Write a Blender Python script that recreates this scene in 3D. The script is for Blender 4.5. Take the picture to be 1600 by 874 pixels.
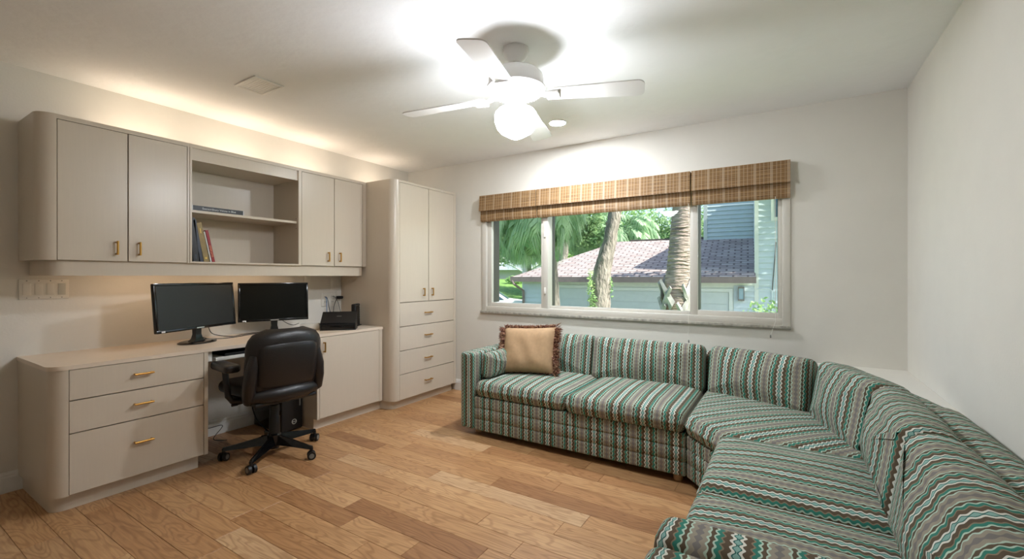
import bpy, bmesh, math, random
from mathutils import Vector, Matrix, noise
R = math.radians
random.seed(7)
scene = bpy.context.scene
for o in list(bpy.data.objects): bpy.data.objects.remove(o)
COL = scene.collection

# ------------------------------------------------------------------ camera
YAW = 31.89
cam = bpy.data.cameras.new('camera'); camo = bpy.data.objects.new('camera', cam); COL.objects.link(camo)
cam.sensor_width = 36; cam.lens = 691 / 1600 * 36; cam.shift_y = -5 / 1600
cam.clip_start = .02; cam.clip_end = 400
camo.location = (0, 0, 1.227); camo.rotation_euler = (R(90), 0, R(YAW))
scene.camera = camo
# ------------------------------------------------------------------ world, sun, exposure
w = bpy.data.worlds.new('World'); scene.world = w; w.use_nodes = True
wn = w.node_tree; bg = wn.nodes['Background']
sky = wn.nodes.new('ShaderNodeTexSky'); sky.sky_type = 'NISHITA'; sky.sun_disc = False
sky.sun_elevation = R(42); sky.sun_rotation = R(90); sky.altitude = 0; sky.air_density = 1.0; sky.dust_density = 1.5
wn.links.new(sky.outputs[0], bg.inputs[0]); bg.inputs[1].default_value = .105
sun = bpy.data.lights.new('sun_offscreen', 'SUN'); suno = bpy.data.objects.new('sun_offscreen', sun); COL.objects.link(suno)
sun.energy = 3.1; sun.angle = R(.6); sun.color = (1, .95, .86)
suno.rotation_euler = Vector((.90, -.05, .82)).to_track_quat('Z', 'Y').to_euler()
vs = scene.view_settings
vs.view_transform = 'Standard'; vs.look = 'None'; vs.exposure = 1.82; vs.gamma = 1; vs.use_curve_mapping = False

# ------------------------------------------------------------------ materials
def c(r, g, b):
    f = lambda u: (u / 255 / 12.92) if u <= 10 else ((u / 255 + .055) / 1.055) ** 2.4
    return (f(r), f(g), f(b), 1)
class NT:
    def __init__(s, name):
        s.m = bpy.data.materials.new(name); s.m.use_nodes = True; s.t = s.m.node_tree
        s.b = s.t.nodes['Principled BSDF']; s.out = s.t.nodes['Material Output']
    def n(s, typ, **k):
        x = s.t.nodes.new('ShaderNode' + typ)
        for a, v in k.items():
            if a.startswith('i_'):
                key = a[2:]; x.inputs[int(key) if key.isdigit() else key.replace('_', ' ')].default_value = v
            else: setattr(x, a, v)
        return x
    def l(s, a, b): s.t.links.new(a, b)
    def math(s, op, a, b=None, cl=False):
        x = s.t.nodes.new('ShaderNodeMath'); x.operation = op; x.use_clamp = cl
        for i, v in enumerate((a, b)):
            if v is None: continue
            if isinstance(v, (int, float)): x.inputs[i].default_value = v
            else: s.l(v, x.inputs[i])
        return x.outputs[0]
    def ramp(s, fac, stops, interp='LINEAR'):
        x = s.t.nodes.new('ShaderNodeValToRGB'); e = x.color_ramp.elements; x.color_ramp.interpolation = interp
        while len(e) < len(stops): e.new(.5)
        for i, (p, col) in enumerate(stops): e[i].position = p; e[i].color = col
        s.l(fac, x.inputs[0]); return x.outputs[0]
    def mix(s, fac, a, b, typ='MIX'):
        x = s.t.nodes.new('ShaderNodeMix'); x.data_type = 'RGBA'; x.blend_type = typ
        for i, v in ((0, fac), (6, a), (7, b)):
            if isinstance(v, (int, float, tuple)): x.inputs[i].default_value = v
            else: s.l(v, x.inputs[i])
        return x.outputs[2]
    def bump(s, h, st, dist=.01):
        x = s.n('Bump'); x.inputs['Strength'].default_value = st; x.inputs['Distance'].default_value = dist
        s.l(h, x.inputs['Height']); s.l(x.outputs[0], s.b.inputs['Normal'])
def plain(name, col, rough=.5, metal=0, bump=None, var=0, spec=.5, sc=(1, 1, 1), vscale=6):
    t = NT(name); t.b.inputs['Roughness'].default_value = rough; t.b.inputs['Metallic'].default_value = metal
    t.b.inputs['Specular IOR Level'].default_value = spec
    t.b.inputs['Base Color'].default_value = col
    tc = t.n('TexCoord'); mp = t.n('Mapping'); mp.inputs['Scale'].default_value = sc; t.l(tc.outputs['Object'], mp.inputs[0])
    if var:
        nz = t.n('TexNoise', i_Scale=vscale, i_Detail=5.0); t.l(mp.outputs[0], nz.inputs[0])
        d = tuple(x * (1 - var) for x in col[:3]) + (1,); e = tuple(min(1, x * (1 + var)) for x in col[:3]) + (1,)
        t.l(t.ramp(nz.outputs[0], [(.3, d), (.7, e)]), t.b.inputs['Base Color'])
    if bump:
        nb = t.n('TexNoise', i_Scale=bump[0], i_Detail=4.0); t.l(mp.outputs[0], nb.inputs[0]); t.bump(nb.outputs[0], bump[1], bump[2] if len(bump) > 2 else .01)
    return t.m
def emit(name, col, st):
    t = NT(name); t.b.inputs['Base Color'].default_value = col
    t.b.inputs['Emission Color'].default_value = col; t.b.inputs['Emission Strength'].default_value = st; return t.m
M = {}
M['wall'] = plain('wall_paint', c(221, 217, 207), .75, bump=(90, .12, .004), var=.015)
M['ceil'] = plain('ceiling_paint', c(243, 243, 242), .85, bump=(14, .22, .012), var=.01)
M['trim'] = plain('trim_paint', c(226, 224, 218), .4, var=.02)
M['cab'] = plain('cabinet_laminate', c(204, 191, 172), .3, bump=(60, .03, .002), var=.014, sc=(14, 14, .6), vscale=8)
M['dtop'] = plain('desktop_laminate', c(222, 205, 184), .3, var=.03, sc=(14, .8, 14), vscale=8)
M['subfloor'] = plain('plywood_subfloor', c(190, 152, 112), .8, var=.1)
M['brass'] = plain('brass', c(196, 150, 78), .28, 1)
M['black_plastic'] = plain('black_plastic', c(15, 15, 16), .48)
M['gloss_black'] = plain('gloss_black', c(12, 12, 13), .12)
M['white_plastic'] = plain('white_plastic', c(226, 222, 212), .4)
M['grey_plastic'] = plain('grey_plastic', c(120, 118, 112), .5)
M['leather'] = plain('black_leather', c(24, 19, 18), .38, bump=(170, .25, .003), var=.2)
M['chrome'] = plain('chrome', c(205, 205, 205), .15, 1)
M['fan_white'] = plain('fan_white_enamel', c(224, 221, 216), .32)
M['fan_metal'] = plain('fan_motor_metal', c(120, 120, 122), .4, .7, var=.3, vscale=40)
M['frame'] = plain('window_vinyl', c(206, 201, 190), .4)
M['bronze'] = plain('bronze_frame', c(70, 66, 60), .5)
M['marble'] = plain('sill_marble', c(168, 163, 152), .35, var=.4, vscale=30)
M['cord'] = plain('white_cord', c(225, 222, 214), .6)
M['tan'] = plain('tan_linen', c(178, 146, 110), .9, bump=(260, .35, .002), var=.07, vscale=40)
M['leg_wood'] = plain('leg_wood', c(196, 158, 118), .5, var=.1)
M['red'] = plain('red_cover', c(150, 26, 34), .45); M['olive'] = plain('olive_cover', c(146, 124, 74), .5, var=.15, vscale=20)
M['book_black'] = plain('black_cover', c(24, 24, 28), .4); M['navy'] = plain('dark_blue_grey_cover', c(52, 58, 72), .4, var=.3, vscale=25)
M['paper'] = plain('book_paper', c(222, 214, 198), .8, var=.05, sc=(1, 1, 30), vscale=20); M['silver'] = plain('pale_cover', c(196, 196, 188), .5)
M['ink_white'] = plain('white_ink', c(225, 225, 225), .6); M['ink_orange'] = plain('orange_ink', c(240, 160, 110), .6); M['yellow'] = plain('gold_ink', c(226, 190, 90), .5)
M['blue_cable'] = plain('blue_cable', c(90, 124, 165), .5)
M['globe'] = emit('lit_glass_globe', (.88, .93, 1, 1), 30.0)
M['can'] = emit('lit_downlight', (.88, .93, 1, 1), 280.0)
M['strip'] = emit('warm_light_strip', (1, .72, .48, 1), 3.2)
M['strip_up'] = emit('warm_uplight_strip', (1, .82, .64, 1), 4.2)
def m_screen(name, col, rough, spec=.5):
    t = NT(name); t.b.inputs['Specular IOR Level'].default_value = spec; t.b.inputs['Base Color'].default_value = col; t.b.inputs['Roughness'].default_value = rough
    return t.m
M['screen_a'] = m_screen('matte_lcd_screen', c(22, 23, 22), .35, .5); M['screen_b'] = m_screen('dark_lcd_screen', c(20, 21, 18), .3, .08)
def m_fabric():
    t = NT('wavy_stripe_upholstery'); t.b.inputs['Roughness'].default_value = .9; t.b.inputs['Specular IOR Level'].default_value = .2
    uv = t.n('UVMap'); sp = t.n('SeparateXYZ'); t.l(uv.outputs[0], sp.inputs[0])
    nz = t.n('TexNoise', i_Scale=45.0, i_Detail=2.0); t.l(uv.outputs[0], nz.inputs[0])
    u = t.math('DIVIDE', sp.outputs[0], .171)
    fr = t.math('FRACT', u); m = t.math('MINIMUM', fr, t.math('SUBTRACT', 1.0, fr))
    ph = t.math('MULTIPLY', sp.outputs[1], 2 * math.pi / .0255)
    sn = t.math('SINE', ph)
    mr = t.n('MapRange'); t.l(m, mr.inputs[0])
    for i, v in ((1, .28), (2, .38), (3, 1.), (4, -1.)): mr.inputs[i].default_value = v
    jit = t.math('MULTIPLY', t.math('SUBTRACT', nz.outputs[0], .5), .03)
    mm = t.math('ADD', t.math('ADD', m, t.math('MULTIPLY', t.math('MULTIPLY', sn, .021), mr.outputs[0])), jit)
    m2 = t.math('MULTIPLY', mm, 2.0, True)
    aqua, teal, white = c(136, 176, 166), c(44, 100, 94), c(220, 219, 207)
    brown, green, mint = c(94, 80, 63), c(56, 126, 110), c(182, 204, 186)
    taupe, grey = c(154, 146, 130), c(126, 121, 117)
    st = [(0, aqua), (.045, teal), (.085, white), (.168, brown), (.35, c(140, 124, 102)), (.40, green), (.535, mint), (.60, brown), (.70, mint), (.765, taupe), (.92, grey)]
    col = t.ramp(m2, st, 'CONSTANT')
    big = t.n('TexNoise', i_Scale=9.0, i_Detail=2.0); t.l(uv.outputs[0], big.inputs[0])
    col = t.mix(.35, col, t.ramp(big.outputs[0], [(.3, (.62, .6, .58, 1)), (.7, (1, 1, 1, 1))]), 'MULTIPLY')
    t.l(col, t.b.inputs['Base Color'])
    wv = t.n('TexNoise', i_Scale=700.0, i_Detail=1.0); t.l(uv.outputs[0], wv.inputs[0]); t.bump(wv.outputs[0], .35, .002)
    return t.m
M['fabric'] = m_fabric()
def m_plank():
    t = NT('oak_plank'); tc = t.n('TexCoord'); oi = t.n('ObjectInfo')
    off = t.n('VectorMath', operation='SCALE'); t.l(oi.outputs['Random'], off.inputs['Scale']); off.inputs[0].default_value = (37, 53, 11)
    add = t.n('VectorMath', operation='ADD'); t.l(tc.outputs['Object'], add.inputs[0]); t.l(off.outputs[0], add.inputs[1])
    mp = t.n('Mapping'); mp.inputs['Scale'].default_value = (1.0, 5.0, 1); t.l(add.outputs[0], mp.inputs[0])
    n1 = t.n('TexNoise', i_Scale=1.6, i_Detail=2.0, i_Distortion=.4); t.l(mp.outputs[0], n1.inputs[0])
    rings = t.math('SINE', t.math('MULTIPLY', n1.outputs[0], 95.0))
    mp2 = t.n('Mapping'); mp2.inputs['Scale'].default_value = (6, 110, 1); t.l(add.outputs[0], mp2.inputs[0])
    n2 = t.n('TexNoise', i_Scale=1.0, i_Detail=3.0); t.l(mp2.outputs[0], n2.inputs[0])
    base = t.ramp(oi.outputs['Random'], [(0, c(162, 116, 76)), (.08, c(182, 136, 92)), (.3, c(198, 154, 108)), (.5, c(190, 146, 101)), (.7, c(206, 164, 118)), (.88, c(182, 136, 92)), (.96, c(204, 166, 124)), (1, c(206, 172, 136))])
    g = t.ramp(rings, [(.0, (.80, .76, .72, 1)), (.55, (1, 1, 1, 1)), (1, (1.0, 1.0, 1.0, 1))])
    mr = t.n('MapRange'); t.l(rings, mr.inputs[0]); mr.inputs[1].default_value = -1; mr.inputs[2].default_value = 1
    g = t.ramp(mr.outputs[0], [(0, (.70, .62, .54, 1)), (.5, (1, 1, 1, 1))])
    col = t.mix(.75, base, g, 'MULTIPLY')
    f = t.ramp(n2.outputs[0], [(.35, (.68, .62, .56, 1)), (.6, (1, 1, 1, 1))])
    col = t.mix(.55, col, f, 'MULTIPLY')
    n3 = t.n('TexNoise', i_Scale=2.2, i_Detail=2.0); t.l(add.outputs[0], n3.inputs[0])
    col = t.mix(.5, col, t.ramp(n3.outputs[0], [(.35, (.84, .78, .72, 1)), (.65, (1, 1, 1, 1))]), 'MULTIPLY')
    t.l(col, t.b.inputs['Base Color']); t.b.inputs['Roughness'].default_value = .42
    t.bump(n2.outputs[0], .06, .002)
    return t.m
M['plank'] = m_plank()
def m_bamboo():
    t = NT('woven_bamboo'); tc = t.n('TexCoord'); sp = t.n('SeparateXYZ'); t.l(tc.outputs['Object'], sp.inputs[0])
    uv = t.n('UVMap'); s2 = t.n('SeparateXYZ'); t.l(uv.outputs[0], s2.inputs[0])
    fr = t.math('FRACT', t.math('DIVIDE', s2.outputs[0], .105))
    band = t.ramp(fr, [(0, (1, 1, 1, 1)), (.17, (0, 0, 0, 1)), (.36, (.75, .75, .75, 1)), (.42, (0, 0, 0, 1)), (.60, (.75, .75, .75, 1)), (.66, (0, 0, 0, 1)), (.86, (.6, .6, .6, 1)), (.91, (0, 0, 0, 1))], 'CONSTANT')
    mp = t.n('Mapping'); mp.inputs['Scale'].default_value = (4, 320, 1); t.l(uv.outputs[0], mp.inputs[0])
    n = t.n('TexNoise', i_Scale=1.0, i_Detail=1.0); t.l(mp.outputs[0], n.inputs[0])
    reed = t.ramp(n.outputs[0], [(.3, c(96, 68, 38)), (.5, c(134, 100, 60)), (.7, c(160, 126, 84))])
    fv = t.math('FRACT', t.math('DIVIDE', s2.outputs[1], .033))
    hl = t.math('LESS_THAN', fv, .09)
    col = t.mix(t.math('MULTIPLY', band, .6), reed, c(186, 164, 138))
    col = t.mix(t.math('MULTIPLY', hl, .55), col, c(196, 164, 116))
    t.l(col, t.b.inputs['Base Color']); t.b.inputs['Roughness'].default_value = .6
    wv = t.math('SINE', t.math('MULTIPLY', s2.outputs[1], 2 * math.pi / .006)); t.bump(wv, .4, .002)
    return t.m
M['bamboo'] = m_bamboo()
def m_glass():
    t = NT('window_glass'); tr = t.n('BsdfTransparent'); tr.inputs[0].default_value = (.97, .985, .98, 1)
    gl = t.n('BsdfGlossy'); gl.inputs['Roughness'].default_value = .01
    mx = t.n('MixShader'); mx.inputs[0].default_value = .012
    t.l(tr.outputs[0], mx.inputs[1]); t.l(gl.outputs[0], mx.inputs[2]); t.l(mx.outputs[0], t.out.inputs[0]); return t.m
M['glass'] = m_glass()
def m_shingle():
    t = NT('asphalt_shingles'); uv = t.n('UVMap')
    br = t.n('TexBrick', i_Scale=1.0, i_Color1=c(200, 188, 182), i_Color2=c(164, 149, 145), i_Mortar=c(128, 114, 112))
    br.inputs['Mortar Size'].default_value = .035; br.inputs['Brick Width'].default_value = .46; br.inputs['Row Height'].default_value = .23; br.inputs['Bias'].default_value = 0
    t.l(uv.outputs[0], br.inputs[0])
    nz = t.n('TexNoise', i_Scale=3.5, i_Detail=4.0); t.l(uv.outputs[0], nz.inputs[0])
    t.l(t.mix(.4, br.outputs[0], t.ramp(nz.outputs[0], [(.3, (.7, .66, .68, 1)), (.7, (1, 1, 1, 1))]), 'MULTIPLY'), t.b.inputs['Base Color'])
    t.b.inputs['Roughness'].default_value = .9; t.bump(br.outputs['Fac'], .5, .02); return t.m
M['shingle'] = m_shingle()
M['siding'] = plain('pale_siding_paint', c(194, 208, 212), .6, var=.03)
M['extrim'] = plain('exterior_trim_paint', c(206, 214, 208), .6, var=.03)
M['garage_door'] = plain('garage_door_paint', c(190, 200, 196), .55, var=.03)
M['fascia'] = plain('eave_fascia', c(128, 116, 112), .6, var=.08)
M['lawn'] = plain('lawn_grass', c(112, 150, 72), .9, var=.35, vscale=3)
M['drive'] = plain('driveway_concrete', c(186, 182, 174), .9, var=.1)
M['bark'] = plain('oak_bark', c(142, 134, 126), .95, bump=(22, 1.0, .06), var=.45, sc=(1, 1, .3), vscale=14)
M['palm_bark'] = plain('palm_bark', c(172, 156, 144), .95, bump=(14, 1.0, .08), var=.42, sc=(.5, .5, 3), vscale=9)
M['boot'] = plain('palm_boot', c(166, 164, 156), .8, var=.3, vscale=8)
M['pale_bark'] = plain('pale_bark', c(205, 205, 200), .8, var=.12)
M['roof_grey'] = plain('grey_roof', c(138, 150, 152), .9, var=.08)
M['car'] = plain('white_car_paint', c(228, 232, 234), .2); M['car_glass'] = plain('car_glass', c(58, 84, 98), .1); M['rubber'] = plain('tyre', c(30, 30, 30), .8)
M['lampglass'] = plain('lamp_glass', c(150, 176, 186), .2)
def m_leaf(name, a, b):
    t = NT(name); tc = t.n('TexCoord'); nz = t.n('TexNoise', i_Scale=2.3, i_Detail=6.0); t.l(tc.outputs['Object'], nz.inputs[0])
    col = t.ramp(nz.outputs[0], [(.32, a), (.68, b)]); t.l(col, t.b.inputs['Base Color']); t.b.inputs['Roughness'].default_value = .6
    tl = t.n('BsdfTranslucent'); t.l(col, tl.inputs[0]); mx = t.n('MixShader'); mx.inputs[0].default_value = .35
    t.l(t.b.outputs[0], mx.inputs[1]); t.l(tl.outputs[0], mx.inputs[2]); t.l(mx.outputs[0], t.out.inputs[0]); return t.m
M['leaf_dark'] = m_leaf('dark_green_leaves', c(92, 132, 92), c(164, 192, 136))
M['leaf_mid'] = m_leaf('mid_green_leaves', c(112, 156, 98), c(184, 212, 146))
M['frond'] = m_leaf('palm_frond_leaves', c(116, 158, 118), c(196, 220, 180))
M['fringe'] = None
def m_fringe():
    t = NT('mixed_fringe'); tc = t.n('TexCoord'); nz = t.n('TexNoise', i_Scale=70.0, i_Detail=1.0); t.l(tc.outputs['Object'], nz.inputs[0])
    t.l(t.ramp(nz.outputs[0], [(.36, c(92, 50, 44)), (.48, c(150, 98, 80)), (.58, c(206, 172, 136)), (.66, c(112, 66, 56))]), t.b.inputs['Base Color'])
    t.b.inputs['Roughness'].default_value = .9; return t.m
M['fringe'] = m_fringe()

# ------------------------------------------------------------------ mesh helpers
class MB:
    def __init__(s): s.v = []; s.f = []; s.uv = None
    def add(s, vs, fs):
        n = len(s.v); s.v += [tuple(p) for p in vs]; s.f += [tuple(i + n for i in q) for q in fs]; return s
    def box(s, x0, x1, y0, y1, z0, z1, bev=0, seg=2, T=None):
        bm = bmesh.new(); bmesh.ops.create_cube(bm, size=1)
        for p in bm.verts: p.co = Vector((x0 + (p.co.x + .5) * (x1 - x0), y0 + (p.co.y + .5) * (y1 - y0), z0 + (p.co.z + .5) * (z1 - z0)))
        if bev: bmesh.ops.bevel(bm, geom=list(bm.edges), offset=bev, segments=seg, affect='EDGES', profile=.5)
        if T is not None: bmesh.ops.transform(bm, matrix=T, verts=bm.verts)
        bm.verts.index_update(); s.add([p.co[:] for p in bm.verts], [[q.index for q in f.verts] for f in bm.faces]); bm.free(); return s
    def tube(s, path, r, n=8, cap=True, up=None):
        P = [Vector(p) for p in path]; rs = r if isinstance(r, (list, tuple)) else [r] * len(P); vs = []; fs = []
        d0 = (P[1] - P[0]).normalized(); x = d0.orthogonal().normalized() if up is None else Vector(up)
        for i, p in enumerate(P):
            d = (P[min(i + 1, len(P) - 1)] - P[max(i - 1, 0)])
            d = d.normalized() if d.length > 1e-9 else d0
            x = (x - d * x.dot(d)); x = x.normalized() if x.length > 1e-6 else d.orthogonal().normalized(); y = d.cross(x)
            for k in range(n):
                a = 2 * math.pi * k / n; vs.append(p + (x * math.cos(a) + y * math.sin(a)) * rs[i])
        for i in range(len(P) - 1):
            for k in range(n): fs.append((i * n + k, i * n + (k + 1) % n, (i + 1) * n + (k + 1) % n, (i + 1) * n + k))
        if cap: fs.append(tuple(range(n))[::-1]); fs.append(tuple((len(P) - 1) * n + k for k in range(n)))
        return s.add(vs, fs)
    def lathe(s, prof, o=(0, 0, 0), n=32, T=None):
        vs = []; fs = []; m = len(prof)
        for k in range(n):
            a = 2 * math.pi * k / n
            for (r, z) in prof: vs.append(Vector((o[0] + r * math.cos(a), o[1] + r * math.sin(a), o[2] + z)))
        if T is not None: vs = [T @ p for p in vs]
        for k in range(n):
            for i in range(m - 1):
                a, b = k * m + i, ((k + 1) % n) * m + i
                fs.append((a, b, b + 1, a + 1))
        fs.append(tuple(k * m for k in range(n))[::-1]); fs.append(tuple(k * m + m - 1 for k in range(n)))
        return s.add(vs, fs)
    def prism(s, poly, z0, z1, T=None):
        n = len(poly); vs = [Vector((p[0], p[1], z)) for z in (z0, z1) for p in poly]
        if T is not None: vs = [T @ p for p in vs]
        fs = [tuple(range(n))[::-1], tuple(range(n, 2 * n))] + [(i, (i + 1) % n, n + (i + 1) % n, n + i) for i in range(n)]
        return s.add(vs, fs)
    def quad(s, a, b, cc, d): return s.add([a, b, cc, d], [(0, 1, 2, 3)])
def obj(name, mb, mat, parent=None, smooth=40, uv=None, off=None):
    """mesh object; vertices are given in the parent's frame, or in world space when off = parent's location"""
    me = bpy.data.meshes.new(name)
    vs = mb.v
    if off is not None: vs = [(p[0] - off[0], p[1] - off[1], p[2] - off[2]) for p in vs]
    me.from_pydata(vs, [], mb.f); me.materials.append(M[mat] if isinstance(mat, str) else mat)
    uvs = uv or mb.uv
    if uvs:
        l = me.uv_layers.new(name='UVMap'); vi = [0] * len(me.loops); me.loops.foreach_get('vertex_index', vi)
        l.data.foreach_set('uv', [q for i in vi for q in uvs[i]])
    if smooth:
        me.polygons.foreach_set('use_smooth', [True] * len(me.polygons)); me.update()
        me.set_sharp_from_angle(angle=R(smooth))
    me.update()
    o = bpy.data.objects.new(name, me); COL.objects.link(o)
    if parent is not None: o.parent = parent
    return o
def tag(o, label, cat, group=None):
    o['label'] = label; o['category'] = cat
    if group: o['group'] = group
    return o
def struct(o): o['kind'] = 'structure'; return o
def thing(name, label, cat, loc=(0, 0, 0), rz=0, group=None):
    o = bpy.data.objects.new(name, None); COL.objects.link(o); o.empty_display_size = .1
    o.location = loc; o.rotation_euler = (0, 0, rz); return tag(o, label, cat, group)
def W(name, mb, mat, t, sub=None, **k):          # a part given in world coordinates under thing t (unrotated)
    return obj(name, mb, mat, sub or t, off=t.location, **k)
def arc(cx, cy, r, a0, a1, n=8): return [(cx + r * math.cos(R(a0 + (a1 - a0) * i / n)), cy + r * math.sin(R(a0 + (a1 - a0) * i / n))) for i in range(n + 1)]
def round_poly(P, rc, seg=5, step=.05):
    out = []; n = len(P)
    for i in range(n):
        p = Vector(P[i]); a = Vector(P[i - 1]); b = Vector(P[(i + 1) % n]); r = rc[i] if isinstance(rc, (list, tuple)) else rc
        u = (a - p).normalized(); v = (b - p).normalized(); ang = u.angle(v); t = min(r / math.tan(ang / 2), .48 * (a - p).length, .48 * (b - p).length)
        q0 = p + u * t; q1 = p + v * t
        for k in range(seg + 1):
            s = k / seg; out.append(q0 * (1 - s) ** 2 + p * 2 * s * (1 - s) + q1 * s * s)
        nx = P[(i + 1) % n]; e = Vector(nx) - q1
    res = []
    for i, p in enumerate(out):
        q = out[(i + 1) % len(out)]; d = (q - p).length; k = max(1, int(d / step))
        for j in range(k): res.append(p.lerp(q, j / k))
    return res
def pillow(poly, t, r=.03, rc=.04, crown=.0, crown_b=0, grooves=(), au=(1, 0), uv0=(0, 0), bulge=0, nr=6, seg=4, wob=0, T=None, step=.05):
    """upholstered slab: plan polygon, thickness t along z, rounded edges, crowned top; stripes follow au and wrap over the edges"""
    P = round_poly(poly, rc, 4, step); n = len(P); au = Vector(au).normalized(); av = Vector((-au.y, au.x))
    N = []
    for i in range(n):
        e = P[(i + 1) % n] - P[i - 1]; N.append(Vector((e.y, -e.x)).normalized())
    cen = sum(P, Vector((0, 0))) / n
    rows = []                                      # (inset, z, drop, s)
    for k in range(seg + 1):
        a = math.pi / 2 * k / seg; rows.append((r * (1 - math.sin(a)), t - r + r * math.cos(a), r * a))
    zs = [t - r + (2 * r - t) * j / 4 for j in range(1, 4)]
    side = sorted([(z, -bulge * math.sin(math.pi * (z - r) / max(1e-6, t - 2 * r))) for z in zs] + [q for g in grooves for q in ((g + .006, 0), (g, .006), (g - .006, 0))], reverse=True)
    for z, ins in side: rows.append((ins, z, r * math.pi / 2 + (t - r - z)))
    L = r * math.pi / 2 + (t - 2 * r)
    for k in range(seg + 1):
        a = math.pi / 2 * k / seg; rows.append((r * (1 - math.cos(a)), r - r * math.sin(a), L + r * a))
    vs = []; uv = []; fs = []
    def put(p, z, drop, nn):
        vs.append((p.x, p.y, z)); b = p
        uv.append((uv0[0] + b.dot(au) + nn.dot(au) * drop, uv0[1] + b.dot(av) + nn.dot(av) * drop))
    base = [P[i] - N[i] * r for i in range(n)]
    def ringf(ins, z, drop):
        for i in range(n):
            p = P[i] - N[i] * ins; vs.append((p.x, p.y, z)); q = base[i]
            uv.append((uv0[0] + q.dot(au) + N[i].dot(au) * drop, uv0[1] + q.dot(av) + N[i].dot(av) * drop))
    for k in range(nr - 1, 0, -1):                 # inner top rings, from centre outwards
        pass
    tops = [k / nr for k in range(1, nr)]
    for s in tops:
        for i in range(n):
            p = cen.lerp(base[i], s); vs.append((p.x, p.y, t + crown * (1 - s ** 2.2))); uv.append((uv0[0] + p.dot(au), uv0[1] + p.dot(av)))
    for (ins, z, dr) in rows: ringf(ins, z, dr)
    for s in reversed(tops):
        for i in range(n):
            p = cen.lerp(base[i], s); vs.append((p.x, p.y, -crown_b * (1 - s ** 2.2))); uv.append((uv0[0] + p.dot(au), uv0[1] + p.dot(av)))
    nrow = len(vs) // n
    for j in range(nrow - 1):
        for i in range(n): fs.append((j * n + i, (j + 1) * n + i, (j + 1) * n + (i + 1) % n, j * n + (i + 1) % n))
    vs.append((cen.x, cen.y, t + crown)); uv.append((uv0[0] + cen.dot(au), uv0[1] + cen.dot(av))); k = len(vs) - 1
    for i in range(n): fs.append((k, i, (i + 1) % n))
    vs.append((cen.x, cen.y, -crown_b)); uv.append(uv[-1]); k = len(vs) - 1; b0 = (nrow - 1) * n
    for i in range(n): fs.append((k, b0 + (i + 1) % n, b0 + i))
    if T is not None: vs = [T @ Vector(p) for p in vs]
    if wob: vs = [Vector(p) + noise.noise_vector(Vector(p) * 4.5) * wob for p in vs]
    mb = MB(); mb.add(vs, fs); mb.uv = uv; return mb
def frame_T(o, x, y, z): # matrix from origin and axes
    m = Matrix.Identity(4)
    for i, a in enumerate((x, y, z)):
        for k in range(3): m[k][i] = a[k]
    for k in range(3): m[k][3] = o[k]
    return m

# ------------------------------------------------------------------ room shell
XL, XR, YB, YF, H = -3.764, .6575, 3.755, -1.35, 2.44
WX0, WX1, WZ0, WZ1 = -2.70, .02, .868, 2.03           # window opening
fl = struct(obj('floor', MB().box(XL - .12, XR + .12, YF - .12, YB + .12, -.16, -.0125), 'subfloor', smooth=0))
ce = struct(obj('ceiling', MB().box(XL - .12, XR + .12, YF - .12, YB + .12, H, H + .14), 'ceil', smooth=0))
struct(obj('wall_left', MB().box(XL - .12, XL, YF, YB, -.0125, H), 'wall', smooth=0))
struct(obj('wall_right', MB().box(XR, XR + .12, YF, YB, -.0125, H), 'wall', smooth=0))
struct(obj('wall_front', MB().box(XL - .12, XR + .12, YF - .12, YF, -.0125, H), 'wall', smooth=0))
wb = MB()
wb.box(XL - .12, WX0, YB, YB + .16, -.0125, H).box(WX1, XR + .12, YB, YB + .16, -.0125, H)
wb.box(WX0, WX1, YB, YB + .16, -.0125, WZ0).box(WX0, WX1, YB, YB + .16, WZ1, H)
struct(obj('wall_back', wb, 'wall', smooth=0))
def board_prof(h=.115): return [(0, 0), (.014, 0), (.014, h * .72), (.010, h * .80), (.010, h * .88), (.005, h), (0, h)]
def baseboard(name, along, pos, a, b):
    mb = MB(); pr = board_prof(); n = len(pr); vs = []
    for q in (a, b):
        for (d, z) in pr: vs.append((pos + d, q, z) if along == 'y' else (q, pos - d, z))
    fs = [(i, (i + 1) % n, n + (i + 1) % n, n + i) for i in range(n)] + [tuple(range(n)), tuple(range(n, 2 * n))[::-1]]
    mb.add(vs, fs); o = struct(obj(name, mb, 'trim', smooth=0)); return o
baseboard('baseboard_left', 'y', XL, YF, 2.17)
baseboard('baseboard_back', 'x', YB, -3.06, XR)
# planks
def planks():
    cache = {}; y = YB; wd = .1245; row = 0
    rng = random.Random(11)
    while y > YF:
        x = XL - rng.uniform(0, .9)
        y0 = y - wd
        while x < XR:
            L = rng.choice([.42, .55, .7, .85, 1.0, 1.2, 1.4])
            x1 = x + L; a, b = max(x, XL), min(x1, XR)
            if XR - x1 < .2: b = XR; x1 = XR
            if b - a > .02:
                key = round(b - a, 3)
                if key not in cache:
                    mb = MB(); hl = key / 2 - .0006; hw = wd / 2 - .0006; e = .0012
                    vs = []
                    for (ins, z) in ((0, -.012), (0, -.0012), (e, 0)):
                        vs += [(-hl + ins, -hw + ins, z), (hl - ins, -hw + ins, z), (hl - ins, hw - ins, z), (-hl + ins, hw - ins, z)]
                    fs = [(8, 9, 10, 11)]
                    for j in (0, 4):
                        for i in range(4): fs.append((j + i, j + (i + 1) % 4, j + 4 + (i + 1) % 4, j + 4 + i))
                    mb.add(vs, fs); me = bpy.data.meshes.new('plank'); me.from_pydata(mb.v, [], mb.f); me.materials.append(M['plank']); me.update(); cache[key] = me
                o = bpy.data.objects.new('floor_plank', cache[key]); COL.objects.link(o); o.parent = fl
                o.location = ((a + b) / 2, y0 + wd / 2, rng.uniform(-.0005, 0))
            x = x1
        y = y0; row += 1
planks()

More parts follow.
